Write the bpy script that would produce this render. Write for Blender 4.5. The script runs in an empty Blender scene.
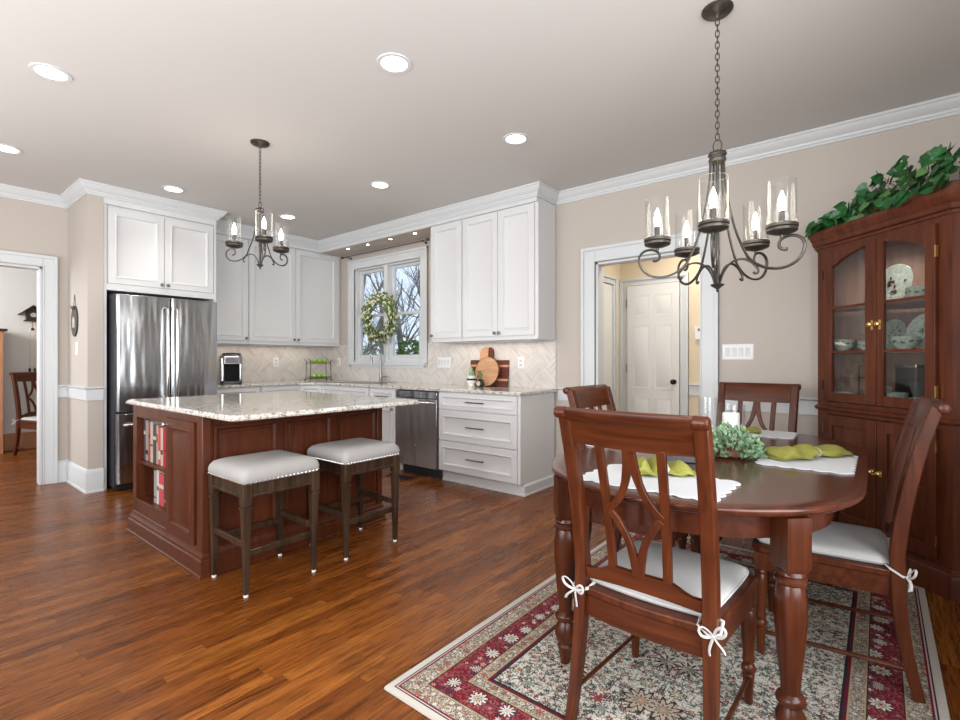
import bpy, bmesh, math, random
from mathutils import Vector, Matrix
random.seed(7)
PI = math.pi
SC = bpy.context.scene
COL = SC.collection
V = Vector

# ------------------------------------------------------------------ camera, world, lights, exposure
H = 2.785
cam_d = bpy.data.cameras.new('camera'); cam = bpy.data.objects.new('camera', cam_d); COL.objects.link(cam)
cam.location = (6.2207, -4.15, 1.1934); cam.rotation_euler = (PI/2, 0, 0.6817)
cam_d.sensor_width = 36; cam_d.lens = 492.4/960*36; cam_d.clip_start = 0.05; cam_d.clip_end = 200
SC.camera = cam
SC.view_settings.view_transform = 'Standard'; SC.view_settings.look = 'None'
SC.view_settings.gamma = 1; SC.view_settings.use_curve_mapping = False
SC.view_settings.exposure = 0.10
w = bpy.data.worlds.new('world'); SC.world = w; w.use_nodes = True
bg = w.node_tree.nodes['Background']; bg.inputs[0].default_value = (0.72, 0.84, 1.0, 1); bg.inputs[1].default_value = 1.15

def area(name, loc, target, sx, sy, power, color=(1, 1, 1)):
    l = bpy.data.lights.new(name, 'AREA'); l.shape = 'RECTANGLE'; l.size = sx; l.size_y = sy; l.energy = power; l.color = color
    o = bpy.data.objects.new(name, l); COL.objects.link(o); o.location = loc
    o.rotation_euler = (V(target) - V(loc)).to_track_quat('-Z', 'Y').to_euler()
    return o
area('daylight_south', (3.6, -7.35, 1.5), (3.4, 0, 1.4), 4.6, 2.0, 132, (0.98, 0.99, 1.0))
area('daylight_east', (7.4, -3.6, 1.5), (2.0, -2.4, 1.0), 2.4, 1.9, 125, (0.98, 0.99, 1.0))
area('side_room_fill', (-1.3, -5.4, 2.3), (-2.3, -2.9, 1.2), 1.6, 1.2, 95, (1.0, 0.99, 0.97))  # added area lamp that brightens the side room; no window there
area('hall_fill', (4.9, 0.8, 2.62), (4.9, 0.8, 0), 0.7, 0.6, 17, (1.0, 0.95, 0.86))  # added warm fill to light the hall, no fixture modelled
area('ceiling_fill_left', (2.2, -5.4, 1.5), (2.2, -4.4, 3), 2.6, 1.4, 42, (1.0, 0.985, 0.97))  # added upward fill out of frame, evens out the ceiling
area('ceiling_fill_right', (5.2, -5.4, 1.5), (5.0, -3.9, 3), 2.0, 1.4, 78, (1.0, 0.985, 0.97))  # second added ceiling fill, also unseen behind the camera
sun = bpy.data.lights.new('sun', 'SUN'); sun.energy = 1.6; sun.angle = 0.05; sun.color = (1, 0.95, 0.85)
so = bpy.data.objects.new('sun', sun); COL.objects.link(so); so.rotation_euler = (math.radians(48), 0, math.radians(100))

# ------------------------------------------------------------------ materials
def newmat(name):
    m = bpy.data.materials.new(name); m.use_nodes = True
    return m, m.node_tree, m.node_tree.nodes['Principled BSDF']
def mat(name, c, rough=0.5, metal=0.0, bump=0.0, bscale=200, coat=0, var=0.0, vscale=3, **kw):
    m, t, b = newmat(name); b.inputs['Base Color'].default_value = (*c, 1); b.inputs['Roughness'].default_value = rough
    b.inputs['Metallic'].default_value = metal; b.inputs['Coat Weight'].default_value = coat
    for k, v in kw.items(): b.inputs[k.replace('_', ' ')].default_value = v
    tc = t.nodes.new('ShaderNodeTexCoord')
    if var:
        n = t.nodes.new('ShaderNodeTexNoise'); n.inputs['Scale'].default_value = vscale; n.inputs['Detail'].default_value = 5
        t.links.new(tc.outputs['Object'], n.inputs['Vector'])
        r = t.nodes.new('ShaderNodeValToRGB'); r.color_ramp.elements[0].position = .3; r.color_ramp.elements[1].position = .7
        r.color_ramp.elements[0].color = (*[x*(1-var) for x in c], 1); r.color_ramp.elements[1].color = (*[min(1, x*(1+var)) for x in c], 1)
        t.links.new(n.outputs['Fac'], r.inputs['Fac']); t.links.new(r.outputs['Color'], b.inputs['Base Color'])
    if bump:
        n = t.nodes.new('ShaderNodeTexNoise'); n.inputs['Scale'].default_value = bscale; n.inputs['Detail'].default_value = 3
        t.links.new(tc.outputs['Object'], n.inputs['Vector'])
        bp = t.nodes.new('ShaderNodeBump'); bp.inputs['Strength'].default_value = bump; bp.inputs['Distance'].default_value = .002
        t.links.new(n.outputs['Fac'], bp.inputs['Height']); t.links.new(bp.outputs['Normal'], b.inputs['Normal'])
    return m
def wood(name, c1, c2, stretch=(18, 18, 1.5), rough=0.34, coat=0.08, scale=2.2):
    m, t, b = newmat(name)
    tc = t.nodes.new('ShaderNodeTexCoord'); mp = t.nodes.new('ShaderNodeMapping'); mp.inputs['Scale'].default_value = stretch
    t.links.new(tc.outputs['Object'], mp.inputs['Vector'])
    n = t.nodes.new('ShaderNodeTexNoise'); n.inputs['Scale'].default_value = scale; n.inputs['Detail'].default_value = 6; n.inputs['Distortion'].default_value = .6
    t.links.new(mp.outputs['Vector'], n.inputs['Vector'])
    r = t.nodes.new('ShaderNodeValToRGB'); r.color_ramp.elements[0].position = .32; r.color_ramp.elements[1].position = .72
    r.color_ramp.elements[0].color = (*c1, 1); r.color_ramp.elements[1].color = (*c2, 1)
    t.links.new(n.outputs['Fac'], r.inputs['Fac']); t.links.new(r.outputs['Color'], b.inputs['Base Color'])
    b.inputs['Roughness'].default_value = rough; b.inputs['Coat Weight'].default_value = coat; b.inputs['Coat Roughness'].default_value = .15; b.inputs['Specular IOR Level'].default_value = .28
    return m

class NT:
    """small helper for writing node arithmetic"""
    def __init__(s, m): s.t = m.node_tree; s.n = s.t.nodes; s.l = s.t.links
    def put(s, sock, v):
        if v is None: return
        if hasattr(v, 'is_output'): s.l.new(v, sock)
        else: sock.default_value = v
    def m(s, op, a, b=None, c=None):
        n = s.n.new('ShaderNodeMath'); n.operation = op
        for i, v in enumerate((a, b, c)): s.put(n.inputs[i], v)
        return n.outputs[0]
    def mix(s, f, a, b):
        n = s.n.new('ShaderNodeMix'); n.data_type = 'RGBA'; s.put(n.inputs[0], f)
        s.put(n.inputs[6], (*a, 1) if isinstance(a, tuple) else a); s.put(n.inputs[7], (*b, 1) if isinstance(b, tuple) else b)
        return n.outputs[2]
    def mul(s, a, b, f=1.0):
        n = s.n.new('ShaderNodeMix'); n.data_type = 'RGBA'; n.blend_type = 'MULTIPLY'; s.put(n.inputs[0], f)
        s.put(n.inputs[6], a); s.put(n.inputs[7], b); return n.outputs[2]
    def ramp(s, f, stops, const=False):
        n = s.n.new('ShaderNodeValToRGB'); cr = n.color_ramp
        if const: cr.interpolation = 'CONSTANT'
        while len(cr.elements) < len(stops): cr.elements.new(.5)
        for e, (p, c) in zip(cr.elements, stops): e.position = p; e.color = (*c, 1) if isinstance(c, tuple) else (c, c, c, 1)
        s.l.new(f, n.inputs[0]); return n.outputs[0]
    def xyz(s, x, y, z=0.0):
        n = s.n.new('ShaderNodeCombineXYZ')
        for i, v in enumerate((x, y, z)): s.put(n.inputs[i], v)
        return n.outputs[0]
    def tex(s, kind, vec, out, **kw):
        n = s.n.new(kind); s.l.new(vec, n.inputs['Vector'])
        for k, v in kw.items(): n.inputs[k.replace('_', ' ')].default_value = v
        return n.outputs[out]

def floor_mat():
    m, t, b = newmat('oak_floor'); g = NT(m)
    tc = g.n.new('ShaderNodeTexCoord'); sp = g.n.new('ShaderNodeSeparateXYZ'); g.l.new(tc.outputs['Object'], sp.inputs[0])
    X, Y = sp.outputs[0], sp.outputs[1]
    row = g.m('FLOOR', g.m('DIVIDE', X, .0572))
    off = g.m('MULTIPLY', g.m('FRACT', g.m('MULTIPLY', g.m('SINE', g.m('MULTIPLY', row, 12.9898)), 43758.5)), 5.0)
    yy = g.m('ADD', Y, off)
    col = g.m('FLOOR', g.m('DIVIDE', yy, .85))
    wn = g.n.new('ShaderNodeTexWhiteNoise'); g.l.new(g.xyz(row, col), wn.inputs['Vector'])
    rnd = wn.outputs['Value']
    base = g.ramp(rnd, [(0, (.150, .040, .0065)), (.35, (.205, .059, .0095)), (.7, (.245, .072, .0115)), (1, (.32, .104, .018))])
    gv = g.xyz(g.m('ADD', g.m('MULTIPLY', X, 34), g.m('MULTIPLY', rnd, 37)), g.m('MULTIPLY', yy, 2.3), g.m('MULTIPLY', rnd, 19))
    gr = g.tex('ShaderNodeTexNoise', gv, 'Fac', Scale=1.6, Detail=7, Distortion=1.4)
    c = g.mul(base, g.ramp(gr, [(.28, .34), (.46, .82), (.6, 1.0), (.75, 1.25)]))
    fine = g.tex('ShaderNodeTexNoise', g.xyz(g.m('MULTIPLY', X, 260), g.m('MULTIPLY', yy, 9)), 'Fac', Scale=1, Detail=3)
    c = g.mul(c, g.ramp(fine, [(.34, .5), (.56, 1.0)]))
    fx = g.m('FRACT', g.m('DIVIDE', X, .0572)); fy = g.m('FRACT', g.m('DIVIDE', yy, .85))
    gap = g.m('MAXIMUM', g.m('LESS_THAN', fx, .035), g.m('LESS_THAN', fy, .0025))
    c = g.mix(g.m('MULTIPLY', gap, .75), c, (.03, .011, .004))
    g.l.new(c, b.inputs['Base Color'])
    b.inputs['Specular IOR Level'].default_value = .27
    rr = g.m('ADD', .17, g.m('MULTIPLY', gr, .22)); g.l.new(rr, b.inputs['Roughness'])
    bp = g.n.new('ShaderNodeBump'); bp.inputs['Strength'].default_value = .35; bp.inputs['Distance'].default_value = .0008
    g.l.new(g.m('SUBTRACT', g.m('MULTIPLY', gr, .4), gap), bp.inputs['Height']); g.l.new(bp.outputs[0], b.inputs['Normal'])
    return m
def granite_mat(name='granite'):
    m, t, b = newmat(name); g = NT(m)
    tc = g.n.new('ShaderNodeTexCoord'); P = tc.outputs['Object']
    a = g.tex('ShaderNodeTexNoise', P, 'Fac', Scale=26, Detail=8, Roughness=.65)
    c = g.ramp(a, [(.28, (.10, .085, .07)), (.38, (.34, .30, .26)), (.47, (.58, .56, .52)), (.72, (.68, .67, .64))])
    v = g.tex('ShaderNodeTexVoronoi', P, 'Distance', Scale=95)
    n2 = g.tex('ShaderNodeTexNoise', P, 'Fac', Scale=38, Detail=4)
    sp = g.m('MULTIPLY', g.m('LESS_THAN', v, .38), g.m('GREATER_THAN', n2, .51))
    c = g.mix(g.m('MULTIPLY', sp, .82), c, (.045, .035, .03))
    n3 = g.tex('ShaderNodeTexNoise', P, 'Fac', Scale=60, Detail=2)
    c = g.mix(g.m('MULTIPLY', g.m('GREATER_THAN', n3, .63), .6), c, (.25, .13, .06))
    g.l.new(c, b.inputs['Base Color']); b.inputs['Roughness'].default_value = .09; b.inputs['Specular IOR Level'].default_value = .6
    return m
def splash_mat():
    m, t, b = newmat('stone_backsplash'); g = NT(m)
    tc = g.n.new('ShaderNodeTexCoord'); P = tc.outputs['Object']
    sp = g.n.new('ShaderNodeSeparateXYZ'); g.l.new(P, sp.inputs[0])
    h = g.m('ADD', sp.outputs[0], sp.outputs[1])
    u = g.m('MULTIPLY', g.m('ADD', h, sp.outputs[2]), .7071); v = g.m('MULTIPLY', g.m('SUBTRACT', h, sp.outputs[2]), .7071)
    iu = g.m('FLOOR', g.m('DIVIDE', u, .20)); iv = g.m('FLOOR', g.m('DIVIDE', v, .20))
    par = g.m('MODULO', g.m('ABSOLUTE', g.m('ADD', iu, iv)), 2)
    wn = g.n.new('ShaderNodeTexWhiteNoise'); g.l.new(g.xyz(iu, iv), wn.inputs['Vector'])
    # veins run across each tile in its own direction
    va = g.xyz(g.m('MULTIPLY', u, 3), g.m('MULTIPLY', v, 16), wn.outputs['Value']); vb = g.xyz(g.m('MULTIPLY', u, 16), g.m('MULTIPLY', v, 3), wn.outputs['Value'])
    mx = g.n.new('ShaderNodeMix'); mx.data_type = 'VECTOR'; g.l.new(par, mx.inputs[0]); g.l.new(va, mx.inputs[4]); g.l.new(vb, mx.inputs[5])
    n = g.tex('ShaderNodeTexNoise', mx.outputs[1], 'Fac', Scale=1.4, Detail=6, Distortion=1.0)
    c = g.ramp(n, [(.3, (.50, .47, .44)), (.45, (.60, .57, .54)), (.62, (.66, .635, .605))])
    c = g.mul(c, g.ramp(wn.outputs['Value'], [(0, .97), (1, 1.02)]))
    fu = g.m('FRACT', g.m('DIVIDE', u, .20)); fv = g.m('FRACT', g.m('DIVIDE', v, .20))
    gap = g.m('MAXIMUM', g.m('LESS_THAN', fu, .014), g.m('LESS_THAN', fv, .014))
    c = g.mix(g.m('MULTIPLY', gap, .5), c, (.5, .47, .43))
    g.l.new(c, b.inputs['Base Color']); b.inputs['Roughness'].default_value = .32
    return m
def steel_mat(name='stainless', c=(.40, .41, .425), rough=.2, wav=.4):
    m, t, b = newmat(name); g = NT(m)
    tc = g.n.new('ShaderNodeTexCoord'); mp = g.n.new('ShaderNodeMapping'); mp.inputs['Scale'].default_value = (5.5, 5.5, .8)
    g.l.new(tc.outputs['Object'], mp.inputs[0])
    n = g.tex('ShaderNodeTexNoise', mp.outputs[0], 'Fac', Scale=2.2, Detail=1)
    bp = g.n.new('ShaderNodeBump'); bp.inputs['Strength'].default_value = wav; bp.inputs['Distance'].default_value = .02
    g.l.new(n, bp.inputs['Height']); g.l.new(bp.outputs[0], b.inputs['Normal'])
    b.inputs['Base Color'].default_value = (*c, 1); b.inputs['Metallic'].default_value = 1; b.inputs['Roughness'].default_value = rough
    b.inputs['Anisotropic'].default_value = .6
    return m
def glass_mat(name='clear_glass', tint=(1, 1, 1), refl=.12):
    m = bpy.data.materials.new(name); m.use_nodes = True; t = m.node_tree; t.nodes.clear()
    out = t.nodes.new('ShaderNodeOutputMaterial'); mx = t.nodes.new('ShaderNodeMixShader')
    tr = t.nodes.new('ShaderNodeBsdfTransparent'); tr.inputs[0].default_value = (*tint, 1)
    gl = t.nodes.new('ShaderNodeBsdfGlossy'); gl.inputs['Roughness'].default_value = .02
    lw = t.nodes.new('ShaderNodeLayerWeight'); lw.inputs[0].default_value = .5
    pw = t.nodes.new('ShaderNodeMath'); pw.operation = 'POWER'; pw.inputs[1].default_value = 3.5; t.links.new(lw.outputs['Facing'], pw.inputs[0])
    mm = t.nodes.new('ShaderNodeMath'); mm.operation = 'MULTIPLY_ADD'; mm.inputs[1].default_value = .55; mm.inputs[2].default_value = refl*.25
    t.links.new(pw.outputs[0], mm.inputs[0]); t.links.new(mm.outputs[0], mx.inputs[0])
    t.links.new(tr.outputs[0], mx.inputs[1]); t.links.new(gl.outputs[0], mx.inputs[2]); t.links.new(mx.outputs[0], out.inputs[0])
    return m
def emit(name, c, s):
    m, t, b = newmat(name); b.inputs['Base Color'].default_value = (*c, 1)
    b.inputs['Emission Color'].default_value = (*c, 1); b.inputs['Emission Strength'].default_value = s; return m
def rug_mat(hx, hy):
    m, t, b = newmat('persian_rug'); g = NT(m)
    tc = g.n.new('ShaderNodeTexCoord'); sp = g.n.new('ShaderNodeSeparateXYZ'); g.l.new(tc.outputs['Object'], sp.inputs[0])
    ax = g.m('ABSOLUTE', sp.outputs[0]); ay = g.m('ABSOLUTE', sp.outputs[1])
    d = g.m('MINIMUM', g.m('SUBTRACT', hx, ax), g.m('SUBTRACT', hy, ay))
    P = g.xyz(ax, ay)
    IV, DK, TP, RD, NV, GN, GD = (.60, .56, .49), (.025, .022, .03), (.27, .21, .155), (.17, .008, .018), (.025, .028, .05), (.045, .07, .055), (.40, .29, .15)
    def rosette(vec, scale, R, petals, rand=.5, wav=.25):
        n = g.n.new('ShaderNodeTexVoronoi'); n.inputs['Scale'].default_value = scale; n.inputs['Randomness'].default_value = rand
        g.l.new(vec, n.inputs['Vector'])
        s = g.n.new('ShaderNodeVectorMath'); s.operation = 'SUBTRACT'; g.l.new(vec, s.inputs[0]); g.l.new(n.outputs['Position'], s.inputs[1])
        q = g.n.new('ShaderNodeSeparateXYZ'); g.l.new(s.outputs[0], q.inputs[0])
        th = g.m('ARCTAN2', q.outputs[1], q.outputs[0])
        ln = g.n.new('ShaderNodeVectorMath'); ln.operation = 'LENGTH'; g.l.new(s.outputs[0], ln.inputs[0])
        k = g.m('ADD', 1-wav, g.m('MULTIPLY', g.m('COSINE', g.m('MULTIPLY', th, float(petals))), wav))
        r = g.m('DIVIDE', ln.outputs['Value'], g.m('MULTIPLY', k, R))
        cs = g.n.new('ShaderNodeSeparateXYZ'); g.l.new(n.outputs['Color'], cs.inputs[0])
        return r, cs.outputs[0], cs.outputs[1]
    nz = g.tex('ShaderNodeTexNoise', P, 'Fac', Scale=26, Detail=2, Distortion=.8)
    vine = g.m('LESS_THAN', g.m('ABSOLUTE', g.m('SUBTRACT', nz, .5)), .026)
    nz2 = g.tex('ShaderNodeTexNoise', P, 'Fac', Scale=48, Detail=2, Distortion=1.2)
    vine2 = g.m('LESS_THAN', g.m('ABSOLUTE', g.m('SUBTRACT', nz2, .48)), .035)
    # field
    nz3 = g.tex('ShaderNodeTexNoise', P, 'Fac', Scale=60, Detail=2, Distortion=1.5)
    f = g.mix(g.m('MULTIPLY', g.m('GREATER_THAN', nz3, .56), .8), IV, (.10, .10, .09)); f = g.mix(g.m('MULTIPLY', vine, .85), f, GN)
    r, c1, c2 = rosette(P, 40, .0098, 5, .9)
    f = g.mix(g.m('MULTIPLY', g.m('LESS_THAN', r, 1.3), .92), f, g.ramp(c1, [(0, DK), (.28, RD), (.5, GN), (.68, (.3, .14, .08)), (.84, NV)], True))
    f = g.mix(g.m('LESS_THAN', r, .45), f, (.6, .5, .35))
    r, c1, c2 = rosette(P, 11, .026, 8, .75)
    f = g.mix(g.m('LESS_THAN', r, 1.15), f, DK)
    f = g.mix(g.m('LESS_THAN', r, .95), f, g.ramp(c1, [(0, (.5, .32, .2)), (.35, (.28, .33, .26)), (.6, (.5, .42, .28)), (.8, (.35, .05, .05))], True))
    f = g.mix(g.m('LESS_THAN', r, .5), f, DK); f = g.mix(g.m('LESS_THAN', r, .38), f, IV)
    r, c1, c2 = rosette(P, 3.4, .066, 10, .35, .22)
    f = g.mix(g.m('LESS_THAN', r, 1.08), f, (.06, .022, .02)); f = g.mix(g.m('LESS_THAN', r, .86), f, (.42, .36, .28))
    f = g.mix(g.m('LESS_THAN', r, .5), f, (.10, .12, .09)); f = g.mix(g.m('LESS_THAN', r, .36), f, (.5, .3, .2)); f = g.mix(g.m('LESS_THAN', r, .18), f, IV)
    # red border
    rb = g.mix(g.m('MULTIPLY', vine2, .6), RD, (.36, .17, .15)); rb = g.mix(g.m('MULTIPLY', g.m('GREATER_THAN', nz3, .58), .8), rb, NV)
    r, c1, c2 = rosette(P, 30, .010, 5, .8)
    rb = g.mix(g.m('LESS_THAN', r, 1.25), rb, g.ramp(c1, [(0, IV), (.5, NV), (.75, (.5, .3, .25))], True)); rb = g.mix(g.m('LESS_THAN', r, .5), rb, RD)
    r, c1, c2 = rosette(P, 8.5, .036, 10, .25, .2)
    rb = g.mix(g.m('LESS_THAN', r, 1.14), rb, NV); rb = g.mix(g.m('LESS_THAN', r, .96), rb, IV)
    rb = g.mix(g.m('LESS_THAN', r, .58), rb, (.13, .15, .16)); rb = g.mix(g.m('LESS_THAN', r, .42), rb, (.5, .36, .24)); rb = g.mix(g.m('LESS_THAN', r, .2), rb, RD)
    # taupe guards
    r, c1, c2 = rosette(P, 26, .013, 6, .3)
    tp = g.mix(g.m('MULTIPLY', vine2, .8), TP, (.62, .57, .48)); tp = g.mix(g.m('MULTIPLY', g.m('GREATER_THAN', nz3, .57), .6), tp, (.08, .06, .05))
    tp = g.mix(g.m('LESS_THAN', r, 1.2), tp, DK); tp = g.mix(g.m('LESS_THAN', r, .9), tp, g.ramp(c1, [(0, IV), (.6, (.45, .12, .1))], True)); tp = g.mix(g.m('LESS_THAN', r, .35), tp, DK)
    mot = g.m('GREATER_THAN', nz2, .55)
    tw = g.mix(mot, RD, NV)
    c = (.50, .47, .42)
    for lim, cc in [(.026, DK), (.031, (.5, .36, .36)), (.036, tw), (.043, tp), (.108, GD), (.112, DK), (.116, rb), (.212, DK), (.216, GD), (.220, tp), (.262, GD), (.266, tw), (.276, DK), (.286, f)]:
        c = g.mix(g.m('GREATER_THAN', d, lim), c, cc)
    pile = g.tex('ShaderNodeTexNoise', tc.outputs['Object'], 'Fac', Scale=420, Detail=2)
    c = g.mul(c, g.ramp(pile, [(.3, .8), (.7, 1.1)]))
    g.l.new(c, b.inputs['Base Color']); b.inputs['Roughness'].default_value = .95; b.inputs['Specular IOR Level'].default_value = .15
    bp = g.n.new('ShaderNodeBump'); bp.inputs['Strength'].default_value = .5; bp.inputs['Distance'].default_value = .002
    g.l.new(pile, bp.inputs['Height']); g.l.new(bp.outputs[0], b.inputs['Normal'])
    return m

M = dict(
    wall=mat('beige_paint', (.50, .452, .405), .85, bump=.15, bscale=300),
    wall_grey=mat('side_room_paint', (.72, .72, .70), .85),
    cream=mat('cream_paint', (.74, .63, .47), .85),
    ceil=mat('ceiling_paint', (.60, .585, .57), .9),
    trim=mat('trim_white', (.62, .645, .66), .4),
    cab=mat('cabinet_white', (.67, .675, .68), .35),
    doorw=mat('door_white', (.74, .74, .73), .4),
    floor=floor_mat(), granite=granite_mat(), splash=splash_mat(), steel=steel_mat(),
    steel_dw=steel_mat('dishwasher_steel', (.36, .34, .33), .28, .3),
    chrome=mat('polished_metal', (.75, .74, .72), .14, 1), nickel=mat('brushed_nickel', (.28, .27, .26), .3, 1),
    orn_grey=mat('grey_plastic', (.22, .22, .23), .5), pewter=mat('dark_nickel', (.22, .21, .20), .3, 1), brass=mat('brass', (.78, .55, .22), .25, 1), dark=mat('dark_plastic', (.015, .016, .02), .35), black=mat('black_gap', (.008, .008, .008), .8),
    fridge_side=mat('fridge_side_black', (.018, .020, .026), .45),
    iron=mat('pewter_iron', (.085, .075, .065), .42, .75, var=.3, vscale=30),
    cherry=wood('cherry_wood', (.043, .0088, .0026), (.098, .0235, .0065)),
    cherry_h=wood('cherry_wood_horizontal', (.040, .0085, .0026), (.102, .0245, .0068), (1.5, 18, 18)),
    table=wood('table_wood', (.046, .0112, .0048), (.090, .0225, .0100), (14, 1.2, 14), .24, .3),
    table_leg=wood('table_leg_wood', (.038, .0095, .0038), (.085, .0215, .008), rough=.25),
    island=wood('island_cherry', (.055, .0125, .0045), (.105, .0265, .0095), (12, 12, 1.3), .36, .1),
    china=wood('china_cabinet_wood', (.072, .0165, .0065), (.138, .036, .0135), (14, 14, 1.2), .38, .08),
    china_in=wood('cabinet_interior_wood', (.26, .14, .10), (.38, .22, .17), (10, 10, 1), .5, 0),
    stoolw=wood('stool_dark_wood', (.018, .010, .006), (.065, .037, .022), rough=.3),
    linen=mat('stool_linen', (.35, .34, .33), .9, bump=.4, bscale=900, var=.06, vscale=8),
    cushion=mat('cushion_cotton', (.45, .44, .425), .9, bump=.3, bscale=800),
    piping=mat('cushion_piping', (.50, .50, .50), .9), ribbon=mat('white_ribbon', (.50, .49, .475), .8),
    mat_w=mat('placemat_cotton', (.64, .655, .68), .9, bump=.8, bscale=260),
    nap=mat('green_linen', (.25, .245, .045), .85, bump=.4, bscale=500, var=.15, vscale=20),
    glass=glass_mat('clear_glass', (.985, .99, .99), .12), win_glass=glass_mat('window_glass', (.98, .99, 1), .1), cab_glass=glass_mat('cabinet_glass', (.86, .87, .86), .22),
    bulb=emit('bulb_glow', (1, .93, .82), 22), can=emit('can_light_glow', (1, .95, .87), 9), puck=emit('puck_glow', (1, .88, .7), 30),
    candle=mat('white_wax', (.85, .84, .80), .5, Subsurface_Weight=.2), white=mat('white_ceramic', (.80, .80, .78), .2), plate=mat('white_plastic', (.78, .79, .81), .4),
    apple=mat('green_apple', (.32, .55, .07), .3), wire=mat('black_wire', (.02, .018, .016), .4, .6),
    ivy=mat('ivy_leaf', (.020, .115, .028), .4, var=.5, vscale=14), ivy_l=mat('ivy_leaf_pale', (.10, .22, .07), .5, var=.3, vscale=25),
    box=mat('boxwood_leaf', (.23, .37, .21), .5, var=.4, vscale=30), wre=mat('wreath_leaf', (.11, .17, .035), .6, var=.45, vscale=30), wrew=mat('wreath_blossom', (.72, .72, .52), .7),
    twig=mat('twig_brown', (.10, .06, .035), .8), wicker=mat('wicker', (.14, .05, .022), .7, bump=1, bscale=90),
    walnut=wood('walnut_board', (.08, .022, .014), (.17, .05, .03), (2, 20, 20), .45, 0), maple=wood('maple_board', (.46, .25, .13), (.60, .37, .21), (2, 20, 20), .45, 0),
    orange_wood=wood('orange_pine', (.42, .19, .10), (.58, .30, .17)), clockw=mat('dark_clock_wood', (.035, .018, .016), .5), slate=mat('slate_relief', (.05, .045, .04), .6, bump=1, bscale=60),
    bark=mat('bark', (.16, .15, .14), .9, var=.4, vscale=5), bush=mat('evergreen', (.16, .32, .08), .7, var=.5, vscale=6), lawn=mat('lawn', (.20, .24, .10), .95, var=.3, vscale=1),
    relief=mat('relief_cream', (.5, .48, .4), .6), chintz=mat('painted_china', (.52, .60, .53), .18, var=.25, vscale=60),
    tray=mat('dark_tray', (.05, .05, .06), .4, var=.6, vscale=90), lcd=mat('lcd_green', (.12, .16, .10), .3),
)

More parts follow.
